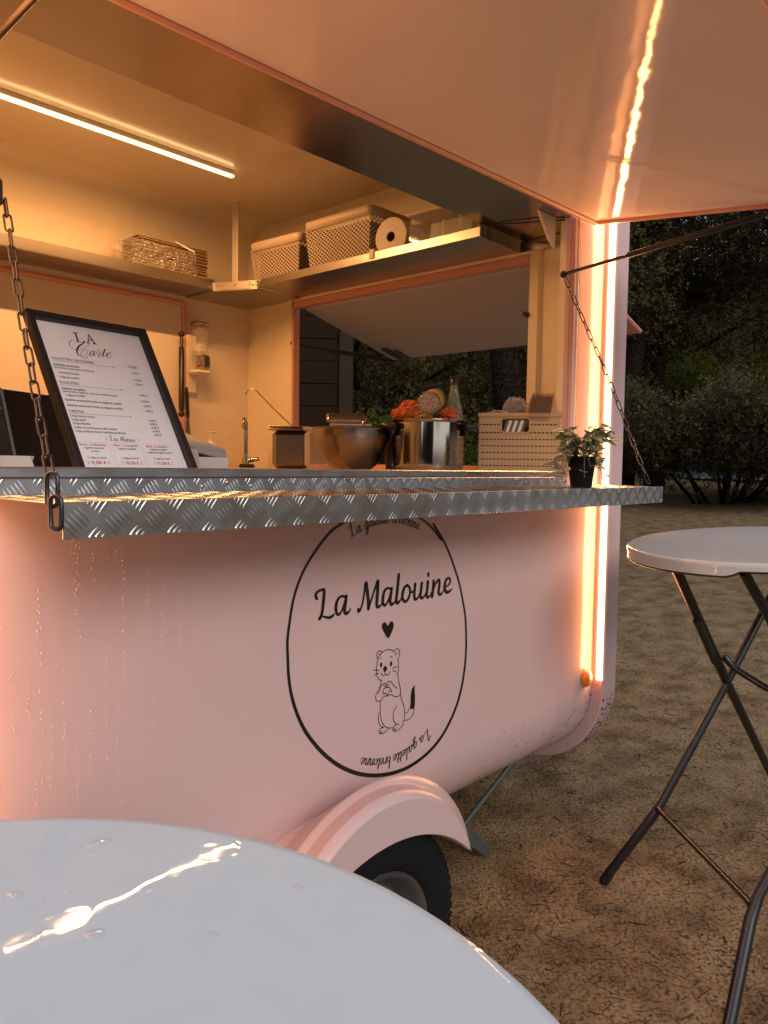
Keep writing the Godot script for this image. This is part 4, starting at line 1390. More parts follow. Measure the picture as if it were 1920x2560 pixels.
func build_wood():
	M_leaf = leaf_mesh()
	var dark := Color(0.075, 0.060, 0.025)
	var green := Color(0.075, 0.095, 0.026)
	var grey := Color(0.090, 0.080, 0.042)
	# the big leaning tree just past the trailer and its neighbours
	tree("leaning_tree", "dark tree leaning right just past the end of the trailer", Vector3(15.2, 0, -7.2), 11.0, 0.22, Vector3(2.6, 0, 1.9), 0.42, 4.2, 6500, 0.13, dark, "", 14)
	tree("slender_tree", "slender upright tree behind the bushes beside the leaning tree", Vector3(17.2, 0, -7.35), 9.0, 0.2, Vector3(0.3, 0, 0.1), 0.3, 3.0, 5000, 0.12, dark, "", 12)
	tree("spreading_tree", "spreading tree with bare twisted boughs over the right-hand bush", Vector3(19.0, 0, -3.6), 10.0, 0.3, Vector3(-0.6, 0, -0.8), 0.22, 4.5, 8500, 0.13, Color(0.042, 0.038, 0.016), "", 16)
	tree("broad_tree", "broad dark tree at the right edge of the view", Vector3(20.0, 0, 1.6), 10.0, 0.35, Vector3(-0.5, 0, 0.3), 0.2, 4.6, 7000, 0.14, dark, "", 14)
	# seen through the end window
	tree("forked_tree", "thick dark tree with a bough reaching left, seen through the end window", Vector3(7.9, 0, -5.1), 7.0, 0.22, Vector3(-0.9, 0, -0.7), 0.34, 2.8, 5500, 0.10, dark, "", 10)
	tree("window_tree", "second dark trunk right of the forked tree in the end window", Vector3(8.9, 0, -4.75), 8.0, 0.20, Vector3(0.3, 0, 0.1), 0.4, 2.6, 4500, 0.10, dark, "", 9)
	tree("shed_tree", "leafy tree drooping over the plank shed in the end window", Vector3(6.6, 0, -7.4), 6.0, 0.16, Vector3(-0.5, 0, 0.5), 0.3, 2.4, 4500, 0.09, Color(0.07, 0.075, 0.035), "", 12)
	# the wood behind
	var far := [[26, -16, 12], [29, -11.5, 13], [31, -6, 13], [28, -1.5, 12], [27, 4, 12], [24, -21, 12], [18, -17, 11], [14, -14, 10], [20, -26, 12], [12, -20, 11], [34, -14, 14], [35, -2, 14], [23.5, -12.5, 11]]
	var says := ["between the two trunks", "at the back of the clearing", "far behind the tall bush", "behind the spreading tree", "far right beyond the broad tree", "deep in the wood on the left", "behind the plank shed", "close behind the shed roof", "deep in the wood past the shed", "furthest left in the end window", "tallest in the back row", "in the back row on the right", "just behind the leaning tree"]
	for i in far.size():
		var f: Array = far[i]
		tree("forest_tree", "dark forest tree " + says[i], Vector3(f[0], 0, f[1]), f[2], 0.28, Vector3(rng.randf_range(-0.8, 0.8), 0, rng.randf_range(-0.8, 0.8)), 0.12, 5.0, 5200, 0.2, dark if i % 3 else Color(0.04, 0.036, 0.015), "trees of the wood behind the trailer", 16)
	# the wood on the near side of the clearing, far behind the camera, seen in reflections only
	var places := []
	var tints := []
	for k in 9000:
		var a := rng.randf_range(2.2, 5.4) - PI / 2
		var r := 24.0 + rng.randf() * 6.0
		var hh := rng.randf_range(0.0, 4.5 + 1.5 * sin(a * 9.0) + 1.0 * sin(a * 23.0))
		var q := Vector3(sin(a) * -r, 0.0, cos(a) * r)
		q = Vector3(-cos(a + PI / 2) * r * -1.0, 0, sin(a + PI / 2) * r)
		var b := Basis(Vector3(rng.randf_range(-1, 1), rng.randf_range(-1, 1), rng.randf_range(-1, 1)).normalized(), rng.randf() * TAU)
		if q.x > 14.0 and q.z < 8.0: continue
		places.append(Transform3D(b.scaled(Vector3.ONE * 1.5), Vector3(q.x, ground(q.x, q.z) + hh, q.z)))
		var v := rng.randf_range(0.5, 1.5)
		tints.append(Color(dark.r * v, dark.g * v, dark.b * v))
	many("treeline", M_leaf, M.foliage, places, self, tints)
	# bushes
	bush("big dense bush past the end of the trailer, glossy grey-green leaves", Vector3(14.9, 0, -5.0), 4.0, 2.4, 14000, 0.10, grey, 18, 0.42)
	bush("bush with yellow-green top behind the big dense bush", Vector3(23.4, 0, -8.2), 4.6, 4.2, 9000, 0.10, Color(0.16, 0.17, 0.035), 14)
	bush("dark bush at the right behind the high table", Vector3(14.6, 0, -1.9), 4.0, 2.6, 11000, 0.10, dark, 14, 0.4)
	bush("low bush across the road, near the trailer's far corner", Vector3(24.6, 0, -12.2), 3.0, 2.0, 5000, 0.09, Color(0.08, 0.075, 0.03), 10)
	bush("bright green bush in the middle of the end window", Vector3(9.2, 0, -8.2), 2.6, 2.2, 6000, 0.08, Color(0.13, 0.15, 0.035), 10)
	bush("small green bush beside the plank shed", Vector3(8.1, 0, -7.6), 1.8, 1.3, 3500, 0.07, Color(0.10, 0.12, 0.03), 8)
	for k in 4:
		var p: Vector3 = [Vector3(24, 0, -13.5), Vector3(27.5, 0, -8.8), Vector3(15.5, 0, -12.5), Vector3(24.5, 0, -3.0)][k]
		var l: String = ["dark thicket left of the road behind the trailer", "dark thicket across the road behind the big bush", "dark thicket behind the forked tree", "dark thicket across the road on the right"][k]
		bush(l, p, 5.5, 3.6, 7000, 0.15, dark, 12, 0.1)
	# plank shed with a pale corner post
	var base := Vector3(4.9, ground(4.9, -5.3), -5.3)
	var t := thing("plank_shed", "dark shed of horizontal planks with a lighter corner post seen through the end window", "shed", base)
	var u := Vector3(0.70, 0, 0.71).normalized()
	var w := Vector3(u.z, 0, -u.x)
	var b := Basis(u, Vector3.UP, u.cross(Vector3.UP))
	for k in 14:
		var s := Shape.new()
		s.box(base + Vector3(0, 0.12 + k * 0.205, 0) - u * 0.55 + b.z * rng.randf_range(-0.008, 0.008), Vector3(1.5, 0.202, 0.03), 0.006, b)
		part("plank", s, M.old_plank, t)
	var s := Shape.new()
	s.box(base + Vector3(0, 1.45, 0) + u * 0.255, Vector3(0.13, 2.95, 0.11), 0.01, b)
	part("corner_post", s, M.grey_post, t)
	s = Shape.new()
	s.box(base + Vector3(0, 1.42, 0) - u * 0.55 - b.z * 0.62, Vector3(1.45, 2.8, 1.1), 0.01, b)
	part("shed_body", s, M.old_plank, t)
	s = Shape.new()
	s.box(base + Vector3(0, 2.98, 0) - u * 0.5 - b.z * 0.55, Vector3(2.0, 0.06, 1.5), 0.01, b)
	part("roof", s, M.old_plank, t)
	# low rail of a bench in the clearing
	base = Vector3(11.2, ground(11.2, -6.9), -6.9)
	t = thing("log_bench", "low pale bench in the clearing, seen past the stock pot", "bench", base)
	s = Shape.new()
	s.box(base + Vector3(0, 0.75, 0), Vector3(1.6, 0.06, 0.3), 0.01, Basis(Vector3.UP, -0.9))
	part("seat", s, M.pale_bark, t)
	for k in [-0.6, 0.6]:
		s = Shape.new()
		s.box(base + Basis(Vector3.UP, -0.9) * Vector3(k, 0.36, 0), Vector3(0.12, 0.72, 0.22), 0.01, Basis(Vector3.UP, -0.9))
		part("leg", s, M.bark, t)

# ---------------------------------------------------------------- tables
func table_top_shape(s: Shape, dark: Shape, r: float, notch: float):
	# a thick white plastic disc with a rounded rim and a recess in its skirt at the given angle
	s.lathe([Vector2(0.0001, -0.010), Vector2(r - 0.02, -0.010), Vector2(r - 0.004, -0.012), Vector2(r, -0.016), Vector2(r + 0.001, -0.006), Vector2(r - 0.003, -0.001), Vector2(r - 0.010, 0.0), Vector2(r - 0.013, 0.0), Vector2(r - 0.016, 0.0), Vector2(r * 0.5, 0.0), Vector2(0.0001, 0.0)], 96, Transform3D.IDENTITY, 70)
	var outer := []
	var n := 120
	for k in 2:
		var row := []
		for i in n:
			var a := TAU * i / n
			var d := absf(wrapf(a - notch, -PI, PI))
			var deep := -0.037 + 0.015 * smoothstep(0.20, 0.13, d)
			row.append(Vector3(cos(-a) * r, -0.0155 if k == 1 else deep, sin(-a) * r))
		outer.append(row)
	s.sheet(outer, true)
	var inner := []
	for k in 2:
		var row := []
		for i in n:
			var p: Vector3 = outer[0][i]
			row.append(p if k == 1 else Vector3(p.x * 0.985, p.y - 0.0, p.z * 0.985))
		inner.append(row)
	s.sheet(inner, true)
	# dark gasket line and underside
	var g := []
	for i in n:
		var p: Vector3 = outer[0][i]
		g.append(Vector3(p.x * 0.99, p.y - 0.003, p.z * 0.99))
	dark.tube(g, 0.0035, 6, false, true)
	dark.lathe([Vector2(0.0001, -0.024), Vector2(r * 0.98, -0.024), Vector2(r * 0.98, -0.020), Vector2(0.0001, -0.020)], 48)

func bar(a: Vector3, b: Vector3, r: float, s: Shape, squash := 1.0):
	s.tube([a, b], r, 10, true, false, squash)

func build_tables():
	# the table right in front of the camera
	var up := Vector3(-0.0129, 0.99985, 0.0095).normalized()
	var c := Vector3(0.009, 1.110, -0.360)
	var base := Vector3(c.x, ground(c.x, c.z), c.z)
	var t := thing("high_table", "round white high table in front, its top wet and right below the camera", "table", base, "round white folding high tables")
	var xf := Transform3D(Basis(up.cross(Vector3(0, 0, 1)).normalized(), up, up.cross(Vector3(0, 0, 1)).normalized().cross(up)), c)
	var s := Shape.new(); var d := Shape.new()
	table_top_shape(s, d, 0.4, 4.2)
	var top := part("table_top", s, M.table_top, t, true)
	top.transform = Transform3D(xf.basis, c - base)
	var und := part("underside", d, M.black_plastic, t, true)
	und.transform = top.transform
	for k in [-0.24, 0.24]:
		for e in [-1.0, 1.0]:
			s = Shape.new()
			bar(Vector3(c.x + e * 0.3, c.y - 0.03, c.z + k * 0.9), Vector3(c.x - e * 0.3, base.y + 0.0, c.z + k * 1.2), 0.013, s)
			part("leg", s, M.black_metal, t)
	# water standing on it: drops, and a film in patches
	var drop := SphereMesh.new()
	drop.radius = 1.0; drop.height = 2.0; drop.radial_segments = 16; drop.rings = 8
	var places := []
	for k in 150:
		var q := Vector2(rng.randf_range(-0.2, 0.36), rng.randf_range(-0.39, -0.02)) if k > 50 else Vector2(rng.randfn(0.16, 0.07), rng.randfn(-0.20, 0.07))
		if q.length() > 0.385: continue
		var r := pow(rng.randf(), 3.0) * (0.0085 if k <= 50 else 0.005) + 0.0010
		places.append(Transform3D(xf.basis * Basis.from_scale(Vector3(r * rng.randf_range(0.8, 1.5), r * 0.28, r)), xf * Vector3(q.x, 0.0, q.y) - base))
	many("water_drops", drop, M.clear_drop, places, t)
	# the table standing beyond the trailer's corner
	up = Vector3(-0.0726, 0.997, -0.0278).normalized()
	c = Vector3(2.569, 1.198, -0.747)
	base = Vector3(c.x, ground(c.x, c.z), c.z)
	t = thing("high_table", "round white high table on crossed black folding legs at the right", "table", base, "round white folding high tables")
	var ax := Vector3(1, 0, 0)
	ax = (ax - up * ax.dot(up)).normalized()
	s = Shape.new(); d = Shape.new()
	table_top_shape(s, d, 0.4, 3.42)
	top = part("table_top", s, M.table_top, t, true)
	top.transform = Transform3D(Basis(ax, up, ax.cross(up)), c - base)
	und = part("underside", d, M.black_plastic, t, true)
	und.transform = top.transform
	var g := func(x: float, z: float) -> Vector3: return Vector3(x, ground(x, z), z)
	# frame that stands with its feet towards the trailer
	var f1: Vector3 = g.call(2.375, -1.14)
	var f2: Vector3 = g.call(1.80, -0.566)
	var b1 := Vector3(2.463, 0.30, -0.998)
	var b2 := Vector3(2.005, 0.34, -0.565)
	var m1 := Vector3(2.68, 0.719, -0.863)
	var t1 := Vector3(2.892, 1.165, -0.728)
	var m2 := m1 + (b2 - b1)
	var t2 := Vector3(2.40, 1.14, -0.42)
	for e in [[f1, b1, m1, t1], [f2, b2, m2, t2]]:
		s = Shape.new()
		var low: Vector3 = e[0] + Vector3(0, 0.008, 0)
		s.tube([low, e[1] - (e[1] - low).normalized() * 0.03, e[1] + (e[2] - e[1]).normalized() * 0.03, e[2], e[3]], [0.0155, 0.0155, 0.0130, 0.0130, 0.0130], 12)
		var leg := part("leg", s, M.black_metal, t)
		s = Shape.new()
		bar(e[0] + Vector3(0, 0.0, 0), low.lerp(e[1], 0.12), 0.0165, s)
		part("foot_cap", s, M.black_plastic, leg)
	s = Shape.new()
	s.tube([b1, b1.lerp(b2, 0.05), b1.lerp(b2, 0.5), b1.lerp(b2, 0.95), b2], [0.0145, 0.0085, 0.0085, 0.0085, 0.0145], 10, true, false, 1.0)
	part("crossbar", s, M.black_metal, t)
	# the frame that crosses it
	var h1 := Vector3(2.265, 1.135, -0.895)
	var h2 := Vector3(2.262, 1.137, -0.700)
	var k1: Vector3 = g.call(3.24, -0.80)
	var k2: Vector3 = g.call(3.20, -0.30)
	for e in [[h1, Vector3(2.655, 0.73, -0.868), k1], [h2, Vector3(2.64, 0.735, -0.60), k2]]:
		s = Shape.new()
		s.tube([e[0], e[1], e[2]], [0.0168, 0.0168, 0.014], 12, true, false, 0.75)
		part("leg", s, M.black_metal, t)
	s = Shape.new()
	var a: Vector3 = h1.lerp(Vector3(2.655, 0.73, -0.868), 0.42)
	var z: Vector3 = h1.lerp(Vector3(2.655, 0.73, -0.868), 0.80)
	bar(a + Vector3(-0.014, -0.012, 0.004), z + Vector3(-0.014, -0.012, 0.004), 0.012, s)
	part("sleeve", s, M.black_metal, t)
	s = Shape.new()
	s.tube([Vector3(2.585, 0.815, -0.85), Vector3(2.60, 0.78, -0.82), Vector3(2.58, 0.742, -0.72), Vector3(2.56, 0.73, -0.60)], 0.011, 8)
	var lock := part("lock_bar", s, M.black_metal, t)
	s = Shape.new()
	bar(Vector3(2.56, 0.73, -0.598), Vector3(2.55, 0.724, -0.53), 0.0075, s)
	part("bolt", s, M.copper, lock)
	s = Shape.new()
	s.ball(m1 + Vector3(-0.012, -0.005, 0.016), Vector3.ONE * 0.006, 8, 6)
	part("pivot", s, M.steel, t)

# ---------------------------------------------------------------- things on the counters and shelves
func holes_sheet(s: Shape, a: Vector3, b: Vector3, d: Vector3, c: Vector3, nx: int, ny: int, thick: float, kind: int):
	# a panel a-b (bottom) to d-c (top), built of bars that leave its openings free. kind 0: slots in rows; kind 1: lattice of crossed curved bars
	var at := func(u: float, v: float) -> Vector3: return (a.lerp(b, u)).lerp(d.lerp(c, u), v)
	var nrm := (b - a).cross(d - a).normalized() * thick
	var cell := func(u0: float, u1: float, v0: float, v1: float):
		var p := [at.call(u0, v0), at.call(u1, v0), at.call(u1, v1), at.call(u0, v1)]
		s.sharp()
		s.quad(p[0], p[1], p[2], p[3])
		var q := []
		for w in p: q.append(w - nrm)
		s.quad(q[3], q[2], q[1], q[0])
		for i in 4:
			var k := (i + 1) % 4
			s.quad(p[k], p[i], q[i], q[k])
	if kind == 0:
		var rh := 1.0 / ny
		for j in ny:
			var v0 := j * rh
			cell.call(0.0, 1.0, v0 + rh * 0.16, v0 + rh)
			for i in nx:
				cell.call((i + 0.62) / nx, (i + 1.0) / nx, v0, v0 + rh * 0.16)
			cell.call(0.0, 0.02, v0, v0 + rh * 0.16)
	else:
		for j in ny:
			for i in nx:
				for h in 2:
					var l0 := []
					var l1 := []
					for k in 6:
						var f := k / 5.0
						var u := (i + (f if h == 0 else 1.0 - f)) / nx
						var bow := 0.10 * sin(f * TAU) / nx
						var v := (j + f) / ny
						l0.append(at.call(u + bow - 0.16 / nx, v) + nrm * (0.1 * h))
						l1.append(at.call(u + bow + 0.16 / nx, v) + nrm * (0.1 * h))
					s.sheet([l0, l1] if h == 0 else [l0, l1])

func lattice_basket(label: String, c: Vector3, w: float, d: float, h: float, yaw: float):
	var t := thing("lattice_basket", label, "basket", c, "lattice baskets on the high shelf")
	t.rotation.y = yaw
	var s := Shape.new()
	var k := 0.90
	var lo := [Vector3(-w / 2 * k, 0.012, d / 2 * k), Vector3(w / 2 * k, 0.012, d / 2 * k), Vector3(w / 2 * k, 0.012, -d / 2 * k), Vector3(-w / 2 * k, 0.012, -d / 2 * k)]
	var hi := []
	for p in lo: hi.append(Vector3(p.x / k, h - 0.035, p.z / k))
	for i in 4:
		var j := (i + 1) % 4
		var n := int((lo[i] - lo[j]).length() / 0.0205)
		holes_sheet(s, lo[i], lo[j], hi[i], hi[j], n, int(h / 0.021), 0.002, 1)
	part("lattice", s, M.basket_plastic, t, true).set_meta("kind", "stuff")
	s = Shape.new()
	s.box(Vector3(0, 0.006, 0), Vector3(w * k, 0.012, d * k), 0.004)
	part("bottom", s, M.basket_plastic, t, true)
	s = Shape.new()
	var rim := []
	for lvl in [[0.0, -0.042], [0.006, -0.040], [0.008, -0.004], [0.004, 0.0], [-0.002, 0.0], [-0.006, -0.004], [-0.006, -0.036]]:
		var row := []
		var ww: float = w / 2 + lvl[0]
		var dd: float = d / 2 + lvl[0]
		var r := 0.028
		for q in [[1, 1, 0], [-1, 1, 90], [-1, -1, 180], [1, -1, 270]]:
			for m in 6:
				var a := deg_to_rad(q[2] + m * 18.0)
				row.append(Vector3(q[0] * (ww - r) + cos(a) * r, h + lvl[1], -(q[1] * (dd - r) + sin(a) * r)))
		rim.append(row)
	s.sheet(rim, true)
	part("rim", s, M.basket_plastic, t, true)
	s = Shape.new()
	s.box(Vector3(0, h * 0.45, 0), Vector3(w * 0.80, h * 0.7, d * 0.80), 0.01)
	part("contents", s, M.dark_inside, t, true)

func build_goods():
	var s: Shape
	var t: Node3D
	# --- menu board
	var yaw := 0.1039
	var lean := 0.5212
	var u := Vector3(cos(yaw), 0, -sin(yaw))
	var nh := Vector3(sin(yaw), 0, cos(yaw))
	var v := Vector3(0, cos(lean), 0) - nh * sin(lean)
	var o := Vector3(0.8708, 1.38, -1.4792)
	var bx := Transform3D(Basis(u, v, u.cross(v)), o)
	t = thing("menu_board", "black framed price list headed LA Carte, leaning back on the counter", "menu board", o)
	var w := 0.2978
	var h := 0.408
	s = Shape.new()
	for e in [[-w / 2 + 0.0075, h / 2, 0.015, h], [w / 2 - 0.0095, h / 2, 0.019, h], [0.0, h - 0.009, w - 0.02, 0.018], [0.0, 0.009, w - 0.02, 0.018]]:
		s.box(bx * Vector3(e[0], e[1], 0.0), Vector3(e[2], e[3], 0.022), 0.002, bx.basis)
	part("frame", s, M.black_wood, t)
	s = Shape.new()
	s.box(bx * Vector3(0, h / 2, -0.004), Vector3(w - 0.02, h - 0.02, 0.004), 0.0, bx.basis)
	part("sheet", s, M.paper, t)
	s = Shape.new()
	s.box(bx * Vector3(0, h / 2, -0.0095), Vector3(w - 0.01, h - 0.01, 0.005), 0.0, bx.basis)
	part("backing", s, M.black_wood, t)
	var px := Transform3D(bx.basis.scaled(Vector3.ONE), bx * Vector3(0, 0, -0.0016))
	print_menu(t, px)
	# prop behind the board: a second leaf of the easel
	t = thing("easel_prop", "black easel leaf standing behind the menu board", "stand", Vector3(0.74, 1.378, -1.75))
	s = Shape.new()
	var lb := Basis(Vector3.UP, 0.10) * Basis(Vector3.RIGHT, 0.20)
	s.box(Vector3(0.76, 1.475, -1.735), Vector3(0.19, 0.20, 0.012), 0.004, Basis(Vector3.UP, 0.5) * Basis(Vector3.RIGHT, -0.22))
	part("leaf", s, M.black_wood, t)
	t = thing("folded_card", "white folded card between the easel and the left edge", "card", Vector3(0.68, 1.378, -1.62))
	s = Shape.new()
	s.box(Vector3(0.655, 1.405, -1.61), Vector3(0.10, 0.055, 0.002), 0.0, Basis(Vector3.UP, 0.3) * Basis(Vector3.RIGHT, -0.5))
	s.box(Vector3(0.66, 1.405, -1.645), Vector3(0.10, 0.055, 0.002), 0.0, Basis(Vector3.UP, 0.3) * Basis(Vector3.RIGHT, 0.5))
	part("leaf", s, M.paper, t)
	# griddle at the far left of the worktop
	t = thing("griddle", "black griddle with a bright trim line at the left edge", "griddle", Vector3(0.95, 1.378, -2.45))
	s = Shape.new()
	s.span(Vector3(0.55, 1.40, -2.75), Vector3(1.075, 1.60, -2.25), 0.01)
	part("body", s, M.black_metal, t)
	s = Shape.new()
	s.span(Vector3(0.555, 1.562, -2.248), Vector3(1.07, 1.567, -2.244), 0.001)
	part("trim", s, M.steel, t)
	s = Shape.new()
	s.span(Vector3(0.6, 1.378, -2.7), Vector3(1.02, 1.40, -2.3), 0.004)
	part("base", s, M.black_plastic, t)
	s = Shape.new()
	s.span(Vector3(0.54, 0.5, -2.8), Vector3(1.1, 1.378, -2.2), 0.004)
	part("cabinet", s, M.white_panel, TRAILER)
	# --- payment terminal
	var tb := Basis(Vector3.UP, 0.35).scaled(Vector3.ONE * 1.2)
	o = Vector3(1.09, 1.378, -1.62)
	t = thing("payment_terminal", "white and grey card terminal beside the menu board", "card terminal", o)
	s = Shape.new()
	var prof := PackedVector2Array([Vector2(-0.075, 0.0), Vector2(0.035, 0.0), Vector2(0.046, 0.008), Vector2(0.047, 0.045), Vector2(0.040, 0.062), Vector2(-0.075, 0.075)])
	s.prism(prof, -0.050, 0.050, Transform3D(tb * Basis(Vector3(0, 0, 1), Vector3(0, 1, 0), Vector3(-1, 0, 0)), o), true)
	part("body", s, M.terminal_white, t)
	s = Shape.new()
	var g2 := PackedVector2Array([Vector2(0.0465, 0.047), Vector2(0.0405, 0.0635), Vector2(-0.075, 0.104), Vector2(-0.078, 0.098), Vector2(-0.070, 0.072), Vector2(0.036, 0.062)])
	s.prism(g2, -0.049, 0.049, Transform3D(tb * Basis(Vector3(0, 0, 1), Vector3(0, 1, 0), Vector3(-1, 0, 0)), o), true)
	var cover := part("cover", s, M.terminal_grey, t)
	s = Shape.new()
	var sx := Transform3D(tb * Basis(Vector3.RIGHT, -PI / 2 + 0.335), o + tb * Vector3(0.012, 0.0868, -0.030 + 0.006))
	for k in 4:
		var arc := []
		for i in 7:
			var a := lerpf(-0.7, 0.7, i / 6.0)
			arc.append(Vector3(cos(a) * 0.0035 * (k + 1) - 0.008, sin(a) * 0.0035 * (k + 1), 0.0011))
		ribbon(s, arc, sx, false, 3)
	part("contactless_mark", s, M.terminal_white, cover)
	# --- soap dispenser on the back wall
	o = Vector3(2.305, 1.895, BACK + 0.012)
	t = thing("soap_dispenser", "clear soap dispenser with a chrome lid and push button on the back wall", "soap dispenser", o)
	s = Shape.new()
	s.box(o + Vector3(0, 0.115, 0.05), Vector3(0.085, 0.20, 0.085), 0.03)
	part("tank", s, M.glass_pane, t)
	s = Shape.new()
	s.box(o + Vector3(0, 0.10, 0.047), Vector3(0.072, 0.06, 0.066), 0.02)
	part("soap", s, M.cloudy_plastic, t)
	s = Shape.new()
	s.lathe([Vector2(0.0001, 0.0), Vector2(0.045, 0.0), Vector2(0.05, 0.008), Vector2(0.044, 0.018), Vector2(0.0001, 0.022)], 24, Transform3D(Basis.IDENTITY, o + Vector3(0, 0.218, 0.05)))
	part("lid", s, M.steel_mirror, t)
	s = Shape.new()
	s.box(o + Vector3(0.012, 0.035, 0.06), Vector3(0.055, 0.075, 0.07), 0.012)
	part("button", s, M.steel_mirror, t)
	s = Shape.new()
	s.box(o + Vector3(0.0, -0.015, 0.048), Vector3(0.086, 0.02, 0.086), 0.008)
	s.box(o + Vector3(-0.02, 0.03, 0.0), Vector3(0.06, 0.3, 0.02), 0.006)
	part("bracket", s, M.cream_wall, t)
	# --- spatula hanging by the gas strut
	t = thing("spatula", "spatula with a black handle hanging below the soap dispenser", "spatula", Vector3(2.235, 1.50, BACK + 0.05))
	s = Shape.new()
	s.tube([Vector3(2.232, 1.80, BACK + 0.05), Vector3(2.233, 1.77, BACK + 0.05), Vector3(2.24, 1.66, BACK + 0.05), Vector3(2.242, 1.645, BACK + 0.05)], [0.010, 0.014, 0.013, 0.008], 10, true, false, 0.6)
	part("handle", s, M.black_plastic, t)
	s = Shape.new()
	s.prism(PackedVector2Array([Vector2(2.236, 1.645), Vector2(2.248, 1.645), Vector2(2.262, 1.53), Vector2(2.222, 1.53)]), BACK + 0.048, BACK + 0.050)
	part("blade", s, M.steel, t)
	t = thing("pump_bottle", "small cream pump bottle under the spatula at the sink", "bottle", Vector3(2.31, 1.399, BACK + 0.15))
	s = Shape.new()
	s.lathe([Vector2(0.0001, 0), Vector2(0.03, 0.0), Vector2(0.03, 0.11), Vector2(0.012, 0.13), Vector2(0.012, 0.14)], 18, Transform3D(Basis.IDENTITY, t.position))
	part("bottle", s, M.white_panel, t)
	s = Shape.new()
	s.tube([t.position + Vector3(0, 0.14, 0), t.position + Vector3(0, 0.175, 0)], 0.005, 8)
	s.box(t.position + Vector3(0.012, 0.178, 0), Vector3(0.045, 0.010, 0.014), 0.003)
	part("pump", s, M.white_panel, t)
	# --- pans at the back of the end counter
	o = Vector3(2.20, 1.399, -2.545)
	t = thing("steel_container", "deep stainless food container behind the mixing bowl, ladle in it", "food container", o)
	s = Shape.new()
	s.box(o + Vector3(0, 0.082, 0), Vector3(0.145, 0.160, 0.15), 0.018, Basis(Vector3.UP, 0.75))
	s.box(o + Vector3(0, 0.168, 0), Vector3(0.175, 0.008, 0.18), 0.003, Basis(Vector3.UP, 0.75))
	s.box(o + Vector3(0, 0.179, 0), Vector3(0.175, 0.004, 0.18), 0.001, Basis(Vector3.UP, 0.72))
	part("pan", s, M.steel_bowl, t)
	t = thing("ladle", "thin hooked ladle handle rising left out of the steel container", "ladle", o + Vector3(-0.02, 0.17, 0.02))
	s = Shape.new()
	s.tube([Vector3(2.213, 1.56, -2.52), Vector3(2.14, 1.66, -2.60), Vector3(2.093, 1.735, -2.655), Vector3(2.083, 1.739, -2.668), Vector3(2.072, 1.735, -2.68), Vector3(2.065, 1.715, -2.69)], 0.0026, 6)
	part("handle", s, M.steel, t)
	o = Vector3(2.105, 1.399, -2.225)
	t = thing("plastic_box", "cloudy plastic box with a red mark, between container and bowl", "box", o)
	s = Shape.new()
	s.box(o + Vector3(0, 0.078, 0), Vector3(0.17, 0.156, 0.17), 0.02, Basis(Vector3.UP, 0.82))
	part("tub", s, M.cloudy_plastic, t)
	s = Shape.new()
	s.box(o + Vector3(0, 0.159, 0), Vector3(0.185, 0.008, 0.185), 0.003, Basis(Vector3.UP, 0.82))
	part("lid", s, M.cloudy_plastic, t)
	s = Shape.new()
	s.box(o + Basis(Vector3.UP, 0.82) * Vector3(-0.07, 0.148, 0.0865), Vector3(0.03, 0.006, 0.004), 0.001, Basis(Vector3.UP, 0.82))
	part("mark", s, M.print_red, t)
	t = thing("steel_tube", "short polished steel canister lying beside the tap", "canister", Vector3(2.19, 1.424, -2.70))
	s = Shape.new()
	s.lathe([Vector2(0.0001, -0.075), Vector2(0.020, -0.075), Vector2(0.024, -0.07), Vector2(0.024, 0.07), Vector2(0.020, 0.075), Vector2(0.0001, 0.075)], 24, Transform3D(Basis(Vector3(0.0, 0, 1), Vector3(0.70, 0, 0.71).normalized(), Vector3(-0.71, 0, 0.70)).orthonormalized(), Vector3(2.19, 1.424, -2.70)))
	part("tube", s, M.steel, t)
	# --- mixing bowl, with pan lids piled in it
	o = Vector3(2.0, 1.399, -1.985)
	t = thing("mixing_bowl", "wide stainless mixing bowl with lids piled inside", "bowl", o)
	s = Shape.new()
	var bp := []
	for i in 13:
		var f := i / 12.0
		bp.append(Vector2(0.058 + (0.142 - 0.058) * sin(f * PI / 2), 0.002 + 0.143 * (1.0 - cos(f * PI / 2)) * 0.55 + 0.143 * f * 0.45))
	var prof2 := [Vector2(0.0001, 0.0), Vector2(0.05, 0.0)]
	prof2.append_array(bp)
	prof2.append_array([Vector2(0.147, 0.1475), Vector2(0.147, 0.150), Vector2(0.141, 0.149)])
	for i in range(12, -1, -1): prof2.append(bp[i] - Vector2(0.0025, -0.0015))
	prof2.append(Vector2(0.0001, 0.004))
	s.lathe(prof2, 64, Transform3D(Basis(Vector3(0.72, 0, 0.69).normalized(), 0.0) * Basis(Vector3(0.69, 0, -0.72).normalized(), 0.035), o), 60)
	part("bowl", s, M.steel_bowl, t)
	t = thing("pan_lid", "rectangular steel pan lid tilted on top of the mixing bowl", "lid", Vector3(2.02, 1.57, -2.02))
	s = Shape.new()
	var lb2 := Basis(Vector3(0.69, 0, -0.72).normalized(), 0.05) * Basis(Vector3(0.74, 0, 0.67).normalized(), -0.0) * Basis(Vector3.UP, 0.82)
	lb2 = Basis(Vector3(0.67, 0, -0.74).normalized(), 0.30).inverse() * Basis(Vector3.UP, 0.82) * Basis(Vector3(0, 0, 1), 0.20)
	s.box(Vector3(2.035, 1.592, -2.045), Vector3(0.155, 0.026, 0.15), 0.008, Basis(Vector3.UP, 0.82) * Basis(Vector3(0, 0, 1), 0.17))
	part("lid", s, M.steel, t)
	s = Shape.new()
	s.box(Vector3(2.018, 1.561, -2.01), Vector3(0.19, 0.010, 0.15), 0.004, Basis(Vector3.UP, 0.82))
	part("tray", s, M.cloudy_plastic, t)
	s = Shape.new()
	var hb := Basis(Vector3.UP, 0.82)
	var arc2 := []
